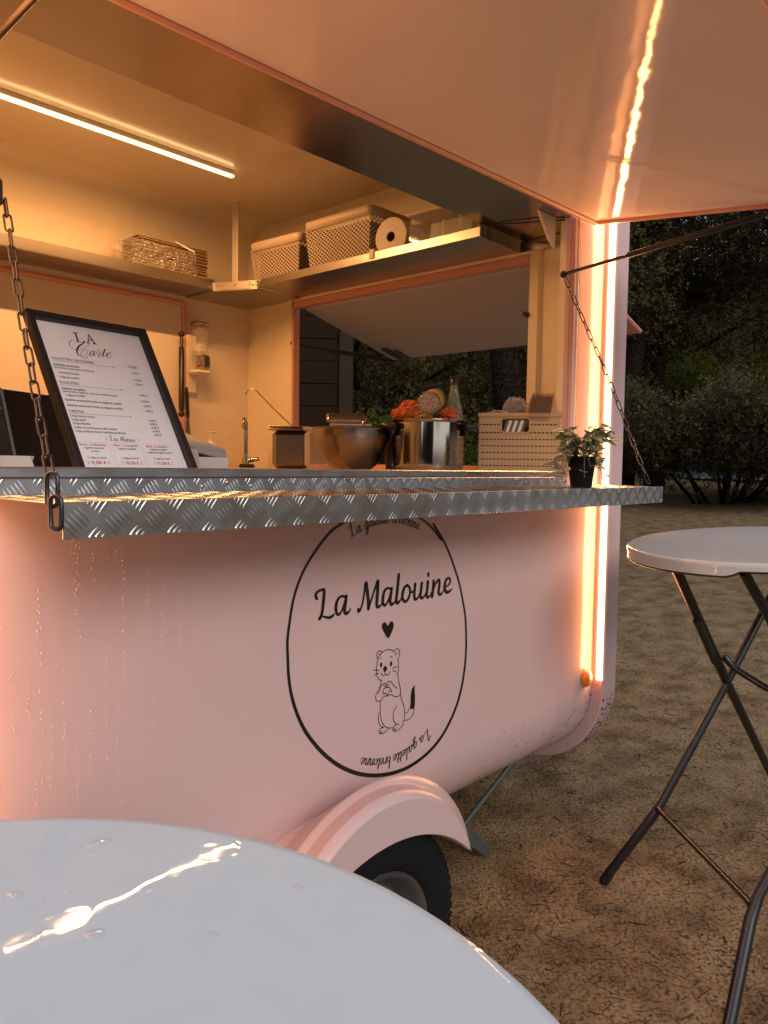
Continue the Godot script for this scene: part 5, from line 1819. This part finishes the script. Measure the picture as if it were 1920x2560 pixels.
	for i in 11:
		var a := PI * i / 10.0
		arc2.append(Vector3(1.995, 1.562, -1.965) + hb * Vector3(cos(a) * 0.045, sin(a) * 0.02, 0.03))
	s.tube(arc2, 0.005, 8)
	part("handle", s, M.steel_mirror, t)
	# --- stock pot
	o = Vector3(2.148, 1.399, -1.748)
	t = thing("stock_pot", "polished steel stock pot with black handles, food packets on top", "pot", o)
	s = Shape.new()
	s.lathe([Vector2(0.0001, 0.0), Vector2(0.112, 0.0), Vector2(0.122, 0.004), Vector2(0.127, 0.014), Vector2(0.1275, 0.028), Vector2(0.127, 0.172), Vector2(0.133, 0.178), Vector2(0.134, 0.182), Vector2(0.127, 0.184), Vector2(0.122, 0.180), Vector2(0.121, 0.03), Vector2(0.0001, 0.02)], 72, Transform3D(Basis.IDENTITY, o), 40)
	part("pot", s, M.steel_mirror, t)
	s = Shape.new()
	s.lathe([Vector2(0.1278, 0.0295), Vector2(0.1282, 0.030), Vector2(0.1278, 0.0305)], 72, Transform3D(Basis.IDENTITY, o))
	part("seam", s, M.steel, t)
	for e in [1.0, -1.0]:
		s = Shape.new()
		var dir: Vector3 = Vector3(0.62, 0, 0.785).normalized() * e
		if e < 0: dir = Vector3(-0.8, 0, -0.6)
		var tan: Vector3 = dir.cross(Vector3.UP)
		var arc3 := []
		for i in 9:
			var a := lerpf(-1.0, 1.0, i / 8.0)
			arc3.append(o + Vector3(0, 0.158 + (0.004 if absf(a) < 0.6 else 0.0), 0) + dir * (0.127 + 0.042 * (1.0 - a * a * a * a)) + tan * a * 0.058)
		s.tube(arc3, [0.016, 0.014, 0.012, 0.011, 0.011, 0.011, 0.012, 0.014, 0.016], 10, true, false, 0.75)
		s.box(o + dir * 0.135 + Vector3(0, 0.15, 0), Vector3(0.10, 0.045, 0.014), 0.005, Basis(tan, Vector3.UP, tan.cross(Vector3.UP)))
		part("handle", s, M.black_plastic, t)
	t = thing("sheet_pan", "flat pan standing between the bowl and the stock pot", "pan", Vector3(2.12, 1.399, -1.905))
	s = Shape.new()
	s.box(Vector3(2.155, 1.46, -1.93), Vector3(0.13, 0.13, 0.03), 0.01, Basis(Vector3.UP, 0.82))
	part("pan", s, M.card_dark, t)
	t = thing("food_packets", "crumpled orange-red food bag lying on top of the stock pot", "net bag", Vector3(2.11, 1.582, -1.79))
	s = Shape.new()
	crumple(s, Vector3(2.075, 1.602, -1.80), Vector3(0.042, 0.022, 0.040), 61)
	crumple(s, Vector3(2.098, 1.622, -1.792), Vector3(0.036, 0.028, 0.034), 62)
	crumple(s, Vector3(2.20, 1.603, -1.70), Vector3(0.030, 0.022, 0.036), 63)
	part("net", s, M.orange_net, t)
	s = Shape.new()
	crumple(s, Vector3(2.125, 1.598, -1.775), Vector3(0.05, 0.02, 0.045), 64)
	crumple(s, Vector3(2.068, 1.598, -1.815), Vector3(0.025, 0.018, 0.022), 65)
	part("contents", s, M.onion_skin, t)
	# bottle of oil lying on the pot, its base to the camera
	o = Vector3(2.10, 1.634, -1.715)
	var ob := Basis(Vector3(0.50, 0.05, 0.86).normalized().cross(Vector3(0.80, 0.22, -0.55).normalized()).normalized(), Vector3(0.80, 0.22, -0.55).normalized(), Vector3.ZERO)
	var oy := Vector3(0.86, 0.20, -0.46).normalized()
	var oxx := oy.cross(Vector3.UP).normalized()
	ob = Basis(oxx, oy, oxx.cross(oy))
	t = thing("oil_bottle", "clear oil bottle with a yellow label lying on the stock pot", "bottle", o)
	s = Shape.new()
	s.lathe([Vector2(0.0001, 0.010), Vector2(0.014, 0.004), Vector2(0.028, 0.0), Vector2(0.036, 0.004), Vector2(0.040, 0.014), Vector2(0.040, 0.05), Vector2(0.038, 0.06), Vector2(0.040, 0.07), Vector2(0.040, 0.16), Vector2(0.03, 0.19), Vector2(0.014, 0.22), Vector2(0.014, 0.25)], 32, Transform3D(ob, o), 60)
	part("bottle", s, M.bottle_clear, t)
	s = Shape.new()
	s.lathe([Vector2(0.0001, 0.02), Vector2(0.030, 0.02), Vector2(0.032, 0.03), Vector2(0.032, 0.15), Vector2(0.0001, 0.16)], 24, Transform3D(ob, o))
	part("oil", s, M.oil, t)
	s = Shape.new()
	s.lathe([Vector2(0.0404, 0.045), Vector2(0.0408, 0.047), Vector2(0.0408, 0.115), Vector2(0.0404, 0.117)], 32, Transform3D(ob, o))
	part("label", s, M.label_yellow, t)
	s = Shape.new()
	for i in 10:
		var a := TAU * i / 10
		s.tube([o + ob * Vector3(cos(a) * 0.008, 0.004, sin(a) * 0.008), o + ob * Vector3(cos(a) * 0.026, -0.001, sin(a) * 0.026)], 0.0022, 5)
	part("base_ribs", s, M.cloudy_plastic, t)
	s = Shape.new()
	s.lathe([Vector2(0.0001, 0.016), Vector2(0.018, 0.016), Vector2(0.018, 0.018), Vector2(0.0001, 0.018)], 24, Transform3D(ob, o))
	part("base_print", s, M.cap_pink, t)
	# green-black bottle standing behind
	o = Vector3(2.24, 1.44, -1.705)
	t = thing("glass_bottle", "upright dark glass bottle with a black cap in the stock pot", "bottle", o)
	s = Shape.new()
	s.lathe([Vector2(0.0001, 0.0), Vector2(0.030, 0.0), Vector2(0.0335, 0.006), Vector2(0.0335, 0.165), Vector2(0.032, 0.18), Vector2(0.026, 0.20), Vector2(0.019, 0.225), Vector2(0.0145, 0.255), Vector2(0.0135, 0.275)], 32, Transform3D(Basis.IDENTITY, o), 60)
	part("bottle", s, M.bottle_green, t)
	s = Shape.new()
	s.lathe([Vector2(0.0001, 0.272), Vector2(0.0155, 0.272), Vector2(0.0155, 0.290), Vector2(0.0145, 0.291), Vector2(0.0145, 0.294), Vector2(0.0155, 0.295), Vector2(0.0155, 0.304), Vector2(0.0001, 0.305)], 24, Transform3D(Basis.IDENTITY, o), 50)
	part("cap", s, M.black_plastic, t)
	# --- slotted crate at the front corner of the counter
	var ca := Vector3(2.353, 1.400, -1.675)
	var cbv := Vector3(0.500, 0, 0.866)
	var cw := 0.30
	var depth := Vector3(0.866, 0, -0.500)
	o = ca + cbv * cw / 2 + depth * 0.075
	t = thing("slotted_crate", "tan slotted plastic crate holding brown plates by the window jamb", "crate", o)
	s = Shape.new()
	var c0 := ca
	var c1 := ca + cbv * cw
	var c2 := c1 + depth * 0.15
	var c3 := ca + depth * 0.15
	var up := Vector3(0, 0.218, 0)
	# front with a hand hole: rows of slots left and right of it
	var hold_lo := 0.66
	var hold_hi := 0.93
	holes_sheet(s, c0, c1, c0 + up * hold_lo, c1 + up * hold_lo, 22, 6, 0.003, 0)
	holes_sheet(s, c0 + up * hold_lo, c0.lerp(c1, 0.27) + up * hold_lo, c0 + up * hold_hi, c0.lerp(c1, 0.27) + up * hold_hi, 6, 2, 0.003, 0)
	holes_sheet(s, c0.lerp(c1, 0.62) + up * hold_lo, c1 + up * hold_lo, c0.lerp(c1, 0.62) + up * hold_hi, c1 + up * hold_hi, 8, 2, 0.003, 0)
	holes_sheet(s, c3, c0, c3 + up * hold_hi, c0 + up * hold_hi, 11, 8, 0.003, 0)
	holes_sheet(s, c1, c2, c1 + up * hold_hi, c2 + up * hold_hi, 11, 8, 0.003, 0)
	holes_sheet(s, c2, c3, c2 + up * hold_hi, c3 + up * hold_hi, 22, 8, 0.003, 0)
	part("slotted_side", s, M.crate_plastic, t).set_meta("kind", "stuff")
	s = Shape.new()
	var cbas := Basis(cbv, Vector3.UP, cbv.cross(Vector3.UP))
	for e in [[c0, c1], [c1, c2], [c2, c3], [c3, c0]]:
		var mid: Vector3 = (e[0] + e[1]) / 2 + up * 0.965
		var dd: Vector3 = (e[1] - e[0])
		s.box(mid, Vector3(dd.length() + 0.008, 0.016, 0.008), 0.003, Basis(dd.normalized(), Vector3.UP, dd.normalized().cross(Vector3.UP)))
	part("rim", s, M.crate_plastic, t)
	s = Shape.new()
	var hole := []
	for q in [[1, 1, 0], [-1, 1, 90], [-1, -1, 180], [1, -1, 270]]:
		for m in 5:
			var a := deg_to_rad(q[2] + m * 22.5)
			hole.append(c0.lerp(c1, 0.445) + up * 0.795 + cbv * (q[0] * 0.040 + cos(a) * 0.012) + Vector3.UP * (q[1] * 0.015 + sin(a) * 0.012))
	s.tube(hole, 0.0035, 6, false, true)
	part("hand_hole", s, M.crate_plastic, t)
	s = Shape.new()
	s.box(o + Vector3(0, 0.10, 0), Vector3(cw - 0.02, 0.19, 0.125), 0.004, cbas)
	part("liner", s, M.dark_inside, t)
	t = thing("packet", "striped red and white packet showing in the hand hole of the crate", "packet", c0.lerp(c1, 0.445) + up * 0.7)
	for k in 7:
		s = Shape.new()
		s.box(c0.lerp(c1, 0.33 + k * 0.035) + up * 0.78 + depth * 0.010, Vector3(0.0102, 0.045, 0.004), 0.001, cbas * Basis(Vector3(0, 0, 1), -0.3))
		part("stripe", s, M.paper if k % 2 else M.plate_brown, t)
	# plates standing on edge in the crate
	for i in 13:
		var p := c0.lerp(c1, 0.58 + i * 0.021) + depth * 0.075 + up * 1.0
		var pt := thing("brown_plate", "%s brown card plate from the left in the crate's upright row" % ["first", "second", "third", "fourth", "fifth", "sixth", "seventh", "eighth", "ninth", "tenth", "eleventh", "twelfth", "last"][i], "plate", p, "brown plates standing in the crate")
		s = Shape.new()
		var pb := Basis(Vector3(0, 0, 1), -0.16)
		var pf := cbas * pb
		s.lathe([Vector2(0.0001, 0.0), Vector2(0.058, 0.0), Vector2(0.070, 0.004), Vector2(0.080, 0.0055), Vector2(0.0805, 0.0068), Vector2(0.070, 0.0056), Vector2(0.058, 0.0016), Vector2(0.0001, 0.0016)], 40, Transform3D(pf * Basis(Vector3(0, -1, 0), Vector3(1, 0, 0), Vector3(0, 0, 1)), p), 60)
		part("plate", s, M.plate_brown if i < 11 else M.plate_tan, pt)
		s = Shape.new()
		s.lathe([Vector2(0.0795, 0.0052), Vector2(0.0812, 0.0056), Vector2(0.0812, 0.0072), Vector2(0.0795, 0.0072)], 40, Transform3D(pf * Basis(Vector3(0, -1, 0), Vector3(1, 0, 0), Vector3(0, 0, 1)), p), 60)
		part("edge", s, M.plate_tan, pt)
	t = thing("plastic_bag", "crumpled clear plastic bag in the crate left of the plates", "bag", c0.lerp(c1, 0.42) + up)
	s = Shape.new()
	crumple(s, c0.lerp(c1, 0.44) + up * 1.06 + depth * 0.07, Vector3(0.058, 0.046, 0.05), 31)
	crumple(s, c0.lerp(c1, 0.22) + up * 0.98 + depth * 0.06, Vector3(0.035, 0.018, 0.04), 32)
	part("film", s, M.film, t)
	build_shelf_goods()
	build_plant()

func crumple(s: Shape, c: Vector3, r: Vector3, seed_: int):
	var f := noise(2.2, seed_, 3)
	var rows := []
	for i in 15:
		var a := PI * i / 14 - PI / 2
		var row := []
		for j in 26:
			var b := -TAU * j / 26
			var d := Vector3(cos(a) * cos(b), sin(a), cos(a) * sin(b))
			var k := 1.0 + 0.42 * f.get_noise_3dv(d * 1.3) + 0.12 * absf(f.get_noise_3dv(d * 4.0))
			row.append(c + d * r * k)
		rows.append(row)
	s.sheet(rows, true, false, true)

func build_shelf_goods():
	var s: Shape
	var t: Node3D
	# wrapped stack of card trays on the back shelf
	var o := Vector3(2.02, 2.266, -3.29)
	t = thing("wrapped_trays", "stack of brown card trays in clear film on the back shelf", "tray stack", o)
	for i in 24:
		s = Shape.new()
		var y := 2.270 + i * 0.0074
		s.box(Vector3(2.055 + rng.randf_range(-0.005, 0.005), y, -3.29 + rng.randf_range(-0.004, 0.004)), Vector3(0.37, 0.0036, 0.15), 0.0012, Basis(Vector3.UP, rng.randf_range(-0.015, 0.015)))
		part("tray", s, M.card_dark if i % 2 else M.card, t)
	s = Shape.new()
	var f := noise(3.0, 41, 3)
	var rows := []
	for i in 13:
		var row := []
		for j in 40:
			var a := -TAU * j / 40
			var q := Vector2(cos(a), sin(a))
			var sq := q / maxf(absf(q.x), absf(q.y))
			q = q.lerp(sq, 0.75)
			var lv := i / 12.0
			var top := 1.0 - 0.5 * smoothstep(0.85, 1.0, lv)
			var w := 1.0 + 0.05 * f.get_noise_3d(q.x * 2.0, lv * 4.0, q.y * 2.0)
			row.append(Vector3(2.0 + q.x * 0.185 * w * top, 2.267 + lv * 0.178 + 0.012 * f.get_noise_2d(q.x * 3.0, q.y * 3.0 + lv), -3.29 + q.y * 0.084 * w * top))
		rows.append(row)
	s.sheet(rows, true, false, true)
	part("wrapping", s, M.film, t)
	s = Shape.new()
	s.prism(PackedVector2Array([Vector2(2.05, 2.452), Vector2(2.16, 2.428), Vector2(2.16, 2.42), Vector2(2.13, 2.425), Vector2(2.06, 2.446)]), -3.212, -3.209)
	part("tape", s, M.paper, t)
	# baskets
	lattice_basket("smaller grey-brown lattice basket next to the hanger on the end shelf", Vector3(2.475, 2.2675, -2.86), 0.24, 0.33, 0.20, 0.05)
	lattice_basket("larger grey-brown lattice basket beside the paper roll on the end shelf", Vector3(2.485, 2.2675, -2.44), 0.26, 0.40, 0.225, 0.0)
	# paper roll lying with its end to the serving side
	o = Vector3(2.415, 2.268, -2.13)
	var axis := Vector3(0.62, 0.0, 0.78).normalized()
	axis = Vector3(0.99, 0, -0.12).normalized()
	t = thing("paper_roll", "roll of white kitchen paper lying on the end shelf", "paper roll", o)
	s = Shape.new()
	var rr := 0.078
	var rx := Transform3D(Basis(Vector3(0.12, 0, 0.99).normalized(), axis, Vector3(0.12, 0, 0.99).normalized().cross(axis)), o + Vector3(-0.035, rr + 0.003, -0.02))
	s.lathe([Vector2(0.021, 0.0), Vector2(rr - 0.003, 0.0), Vector2(rr, 0.003), Vector2(rr, 0.17), Vector2(rr - 0.003, 0.173), Vector2(0.021, 0.173), Vector2(0.021, 0.0)], 48, rx, 40)
	part("roll", s, M.kitchen_paper, t)
	s = Shape.new()
	s.lathe([Vector2(0.0205, 0.001), Vector2(0.0205, 0.17), Vector2(0.0185, 0.17), Vector2(0.0185, 0.001), Vector2(0.0205, 0.001)], 32, rx)
	s.lathe([Vector2(0.0001, 0.16), Vector2(0.02, 0.16), Vector2(0.02, 0.162), Vector2(0.0001, 0.162)], 24, rx)
	part("core", s, M.card_dark, t)
	s = Shape.new()
	s.box(o + Vector3(-0.035, 0.022, -0.105), Vector3(0.05, 0.04, 0.03), 0.004)
	part("loose_end", s, M.kitchen_paper, t)
	# clear box of coffee bags
	o = Vector3(2.51, 2.2675, -1.90)
	t = thing("clear_box", "clear storage box with a lid on the end shelf, dark bags inside", "storage box", o)
	s = Shape.new()
	s.box(o + Vector3(0, 0.075, 0), Vector3(0.22, 0.146, 0.36), 0.012)
	part("box", s, M.glass_pane, t)
	s = Shape.new()
	s.box(o + Vector3(0, 0.156, 0), Vector3(0.235, 0.014, 0.375), 0.005)
	part("lid", s, M.cloudy_plastic, t)
	for i in 2:
		s = Shape.new()
		s.box(o + Vector3(-0.045 + i * 0.09, 0.066, 0.03 * (1 - i) - 0.01), Vector3(0.07, 0.125, 0.24), 0.02, Basis(Vector3.RIGHT, 0.03 * i))
		var bag := thing("coffee_bag", ["dark coffee bag with white print at the front of the clear box", "plain dark coffee bag at the back of the clear box"][i], "bag", o + Vector3(-0.045 + i * 0.09, 0, 0))
		part("bag", s, M.coffee_bag, bag)
		if i == 0:
			s = Shape.new()
			var xf := Transform3D(Basis(Vector3(0, 0, 1), Vector3(0, 1, 0), Vector3(-1, 0, 0)), o + Vector3(-0.0806, 0.066, 0.02))
			# turned on its side: the line runs up the bag
			var up_line := Transform3D(xf.basis * Basis(Vector3(0, 0, 1), PI / 2), xf.origin + Vector3(0, -0.05, 0.055))
			print_line(s, "Café Om'n", FONT_SANS, 0.0, 0.105, 0.0, 0.022, up_line)
			for k in 9:
				print_line(s, "mmmmmmmmmm", FONT_SANS, 0.0, 0.07, 0.075 + k * 0.007, 0.0025, up_line)
			s.box(o + Vector3(-0.0806, 0.066, -0.018), Vector3(0.001, 0.10, 0.006))
			part("lettering", s, M.kitchen_paper, bag)

func build_plant():
	var o := Vector3(2.233, 1.3612, -1.19)
	var t := thing("potted_plant", "striped trailing plant in a black pot on the shelf's right end", "plant", o)
	var s := Shape.new()
	s.lathe([Vector2(0.0001, 0.0), Vector2(0.031, 0.0), Vector2(0.033, 0.002), Vector2(0.0435, 0.080), Vector2(0.046, 0.081), Vector2(0.046, 0.097), Vector2(0.0435, 0.097), Vector2(0.042, 0.085), Vector2(0.0001, 0.085)], 40, Transform3D(Basis.IDENTITY, o), 30)
	part("pot", s, M.pot_black, t)
	s = Shape.new()
	s.lathe([Vector2(0.042, 0.084), Vector2(0.03, 0.09), Vector2(0.0001, 0.092)], 20, Transform3D(Basis.IDENTITY, o))
	part("soil", s, M.soil, t)
	var r := RandomNumberGenerator.new()
	r.seed = 12
	var stems := Shape.new()
	var greens := []
	for k in 40:
		var a := TAU * k / 40 + r.randf_range(-0.2, 0.2)
		var out := Vector3(cos(a), 0, sin(a))
		var trail := r.randf() < 0.45
		var reach := r.randf_range(0.035, 0.075) if not trail else r.randf_range(0.05, 0.07)
		var p0 := o + Vector3(0, 0.09, 0) + out * 0.02
		var p1 := o + Vector3(0, r.randf_range(0.125, 0.165), 0) + out * reach * 0.6
		var p2 := o + Vector3(0, r.randf_range(0.02, 0.08) if trail else r.randf_range(0.14, 0.20), 0) + out * (reach + 0.012)
		var line := smooth_line([p0, p1, p2], 6)
		stems.tube(line, 0.0011, 5)
		for i in range(3, line.size(), 2):
			var d := Vector3(r.randf_range(-1, 1), r.randf_range(-0.25, 0.6), r.randf_range(-1, 1)) * 0.7 + out * 0.8
			greens.append([line[i], d.normalized(), r.randf_range(0.032, 0.052)])
	part("stem", stems, M.leaf_green, t)
	for g in greens:
		var d: Vector3 = g[1]
		var len: float = g[2]
		var q := d.cross(Vector3(r.randf_range(-0.5, 0.5), 1, r.randf_range(-0.5, 0.5))).normalized()
		var n := q.cross(d).normalized()
		if n.y < 0: n = -n; 
		var leafm := Shape.new()
		var stripe := Shape.new()
		var rows := []
		var bands := [[], [], [], []]
		for i in 9:
			var f := i / 8.0
			var wd := len * 0.29 * pow(sin(PI * pow(f, 0.8)), 0.8)
			var c: Vector3 = g[0] + d * len * f - n * len * 0.22 * f * f
			rows.append([c - q * wd + n * wd * 0.25, c - q * wd * 0.55 + n * wd * 0.05, c, c + q * wd * 0.55 + n * wd * 0.05, c + q * wd + n * wd * 0.25])
			var strip := func(f0: float) -> Vector3:
				var a := absf(f0)
				return c + q * wd * f0 + n * wd * (a * 0.091 if a < 0.55 else 0.05 + (a - 0.55) * 0.444)
			for e in [1.0, -1.0]:
				var lift: Vector3 = n * 0.0005 * e
				var l0 := []
				var l1 := []
				for f1 in [0.16, 0.35, 0.55, 0.80]:
					l0.append(strip.call(-f1) + lift); l1.append(strip.call(f1) + lift)
				bands[0 if e > 0 else 1].append(l0); bands[2 if e > 0 else 3].append(l1)
		leafm.sheet(rows)
		for bnd in bands: stripe.sheet(bnd)
		var leaf := part("leaf", leafm, M.leaf_green, t)
		part("stripe", stripe, M.leaf_stripe, leaf)

func print_menu(t: Node3D, px: Transform3D):
	var b := Shape.new()      # dark print
	var g := Shape.new()      # thin grey print
	var red := Shape.new()
	var k := 0.001
	var serif := FONT_SERIF_BOLD
	var sans := FONT_SANS_BOLD
	var bold := FONT_SANS_BOLD
	for c in CARTE: ribbon(b, triples(c), px)
	var put := func(s: Shape, text: String, f: Font, u0: float, u1: float, v: float, h: float): print_line(s, text, f, u0 * k, u1 * k, v * k, h * k, px)
	put.call(b, "L", FONT_SERIF, -48.0, -24.5, 347.0, 26.0)
	put.call(b, "A", FONT_SERIF, -20.5, 4.5, 347.5, 26.0)
	put.call(b, "GALETTES SAUCISSES", serif, -119, -21.4, 292.8, 6.2)
	put.call(b, "TARIF", serif, 65.6, 92, 294, 6.0)
	put.call(b, "GALETTES", serif, -119.5, -75.5, 232.8, 6.0)
	put.call(b, "CRÊPES", serif, -120.5, -86.8, 162.8, 6.0)
	for r in [[-117.5, 27.3, 289.5], [-119.4, 26.6, 229.3], [-120.6, 24.3, 160.0]]:
		ribbon(b, [Vector3(r[0], r[2], 0.5) * k, Vector3(r[1], r[2] + 1.0, 0.5) * k], px, false, 2)
		ribbon(b, [Vector3(r[1] - 0.6, r[2] + 1.0, 2.6) * k, Vector3(r[1] + 0.6, r[2] + 1.0, 2.6) * k], px, false, 2)
	for r in [["Galette saucisse", -120, -61, 276.6, 6.0], ["Galette complète", -120, -65.6, 217.4, 6.0], ["Galette emmental fondu ou oignons confits", -119.8, 12.5, 190, 5.6], ["Galette emmental fondu et oignons confits", -120.2, 12, 177.2, 5.6]]:
		put.call(b, r[0], bold, r[1], r[2], r[3], r[4])
	for r in [["(moutarde, mayonnaise ou ketchup)", -120.4, -28.3, 269.8, 4.4], ["+ emmental fondu", -117.2, -68, 257.7, 5.0], ["+ oignons confits", -117, -70.6, 246.4, 5.0], ["(jambon blanc supérieur, œuf, frais, emmental fondu)", -119.5, 9, 211.2, 4.2], ["+ oignons confits", -116.5, -71.6, 202.4, 5.0]]:
		put.call(b, r[0], sans, r[1], r[2], r[3], r[4])
	for r in [["Crêpe beurre sucre", -65.4, 151.7], ["Crêpe miel", -89.7, 142.6], ["Crêpe Nutella", -81.3, 133.8], ["Crêpe caramel beurre salé maison", -21.8, 124.3], ["Crêpe confiture (fraise, framboise ou abricot)", -3.2, 115.3]]:
		put.call(b, r[0], sans, -121.2, r[1], r[2], 5.2)
	for r in [["6,00 €", 72, 92, 279.0], ["+ 0,50 €", 67, 91.2, 259.8], ["+ 0,50 €", 66.6, 90.7, 248.2], ["8,00 €", 71.2, 91, 219.4], ["+ 0,50 €", 66.5, 90.4, 203.5], ["5,00 €", 71, 91.4, 191.0], ["6,00 €", 71.3, 91, 177.8], ["3,00 €", 70, 90, 152.6], ["4,00 €", 70, 90, 143.4], ["4,00 €", 70.2, 90.2, 134.2], ["4,00 €", 70.4, 90.2, 125.0], ["4,00 €", 70.5, 90.3, 115.8]]:
		put.call(b, r[0], sans, r[1], r[2], r[3], 5.2)
	var n := script_length("Les Menus")
	var at := func(d: float) -> Transform3D: return Transform3D(px.basis, px * Vector3(-0.0475 + d, 0.0975, 0.0))
	script_text(b, "Les Menus", 0.0062, 0.0013, 0.062 / (n * 0.0062), at)
	# three offers in dotted frames
	var boxes := [[-129, -55.5, "Menu - La Malouine", "1 galette saucisse", "au choix", "9,00 €"], [-48.5, 21.6, "Menu - La complète", "1 galette complète", "", "10,50 €"], [27.5, 107, "Menu - La complète +", "1 galette complète", "supplément oignons confits", "11,00 €"]]
	for q in boxes:
		var u0: float = q[0]
		var u1: float = q[1]
		var c := (u0 + u1) / 2.0
		var edge := []
		for p in [[u0, 34], [u0, 88], [u0 + 4, 92.5], [u1 - 4, 92.5], [u1, 88], [u1, 34]]: edge.append(Vector2(p[0], p[1]))
		for i in edge.size() - 1:
			var e: Vector2 = edge[i]
			var f: Vector2 = edge[i + 1]
			var m := maxi(1, int(e.distance_to(f) / 2.4))
			for j in m:
				var a := e.lerp(f, float(j) / m)
				var z := e.lerp(f, (j + 0.6) / m)
				ribbon(red, [Vector3(a.x, a.y, 0.55) * k, Vector3(z.x, z.y, 0.55) * k], px, false, 1)
		put.call(red, q[2], bold, c - 30, c + 30, 84.4, 5.0)
		put.call(b, q[3], sans, c - 23, c + 23, 77.0, 4.4)
		if q[4] != "": put.call(b, q[4], sans, c - (9 if q[4].length() < 10 else 33), c + (9 if q[4].length() < 10 else 33), 69.5, 4.2)
		put.call(b, "+", sans, c - 1.4, c + 1.4, 62.0, 3.6)
		put.call(b, "1 crêpe au choix", sans, c - 22, c + 22, 54.0, 4.4)
		put.call(red, q[5], bold, c - 16.5, c + 16.5, 42.0, 7.6)
		for d in [-1.0, 1.0]:
			for i in 3:
				var y := 41.0 + i * 4.0
				ribbon(red, [Vector3(c + d * 20.5, 43.0 + i * 2.0, 0.7) * k, Vector3(c + d * 26.0, y, 0.7) * k], px, false, 1)
	for d in [-1.0, 1.0]:
		for i in 3:
			var a := deg_to_rad(20.0 + i * 30.0)
			ribbon(b, [Vector3(-16.0 + d * (37.0 + cos(a) * 2.0), 99.0 + sin(a) * 3.0, 0.5) * k, Vector3(-16.0 + d * (37.0 + cos(a) * 7.0), 99.0 + sin(a) * 8.0, 0.5) * k], px, false, 1)
	part("dark_print", b, M.print_black, t)
	part("red_print", red, M.print_red, t)

# ---------------------------------------------------------------- scene
const INSIDE_ENERGY := 1.95
const RIM_ENERGY := 0.50
var FONT_SANS: SystemFont
var FONT_SANS_BOLD: SystemFont
var FONT_SERIF: SystemFont
var FONT_SERIF_BOLD: SystemFont

func font(face: String, weight := 400) -> SystemFont:
	var f := SystemFont.new()
	f.font_names = PackedStringArray([face])
	f.font_weight = weight
	return f

func _ready():
	rng.seed = 20240611
	# camera
	var cam := Camera3D.new()
	cam.name = "camera"
	cam.transform = Transform3D(Basis(Vector3(0.67355132, 0.01394089, 0.73900897), Vector3(0.03488073, 0.9981087, -0.0506198), Vector3(-0.73831697, 0.05987221, 0.67179117)).orthonormalized(), Vector3(0, 1.42, 0))
	cam.fov = 66.96
	cam.near = 0.02
	cam.far = 400.0
	add_child(cam)
	cam.current = true
	# overcast evening sky
	var sky := ProceduralSkyMaterial.new()
	sky.sky_top_color = Color(0.60, 0.66, 0.74)
	sky.sky_horizon_color = Color(0.80, 0.79, 0.78)
	sky.sky_curve = 0.2
	sky.ground_bottom_color = Color(0.20, 0.17, 0.13)
	sky.ground_horizon_color = Color(0.30, 0.27, 0.23)
	var env := Environment.new()
	env.background_mode = Environment.BG_SKY
	env.sky = Sky.new()
	env.sky.sky_material = sky
	env.background_energy_multiplier = 1.22
	env.tonemap_mode = Environment.TONE_MAPPER_LINEAR
	env.tonemap_exposure = 1.55
	env.sdfgi_enabled = true
	env.ssao_enabled = true
	env.ssil_enabled = true
	var we := WorldEnvironment.new()
	we.name = "environment"
	we.environment = env
	add_child(we)
	var sun := DirectionalLight3D.new()
	sun.name = "sun"
	sun.light_color = Color(1.0, 0.97, 0.93)
	sun.light_energy = 0.30
	sun.light_angular_distance = 25.0
	sun.shadow_enabled = true
	sun.rotation = Vector3(deg_to_rad(-28), deg_to_rad(-22), 0)
	add_child(sun)
	make_materials()
	glow("glow_strip", lin(1.0, 0.62, 0.28), 5.0)
	mat("copper", lin(0.55, 0.27, 0.18), 0.35, 0.8)
	mat("hill", lin(0.026, 0.020, 0.009), 0.95).specular_mode = BaseMaterial3D.SPECULAR_DISABLED
	FONT_SANS = font("Droid Sans"); FONT_SANS_BOLD = font("Droid Sans", 700)
	FONT_SERIF = font("Droid Serif"); FONT_SERIF_BOLD = font("Droid Serif", 700)
	build_ground()
	build_trailer()
	build_tables()
	build_goods()
	build_wood()
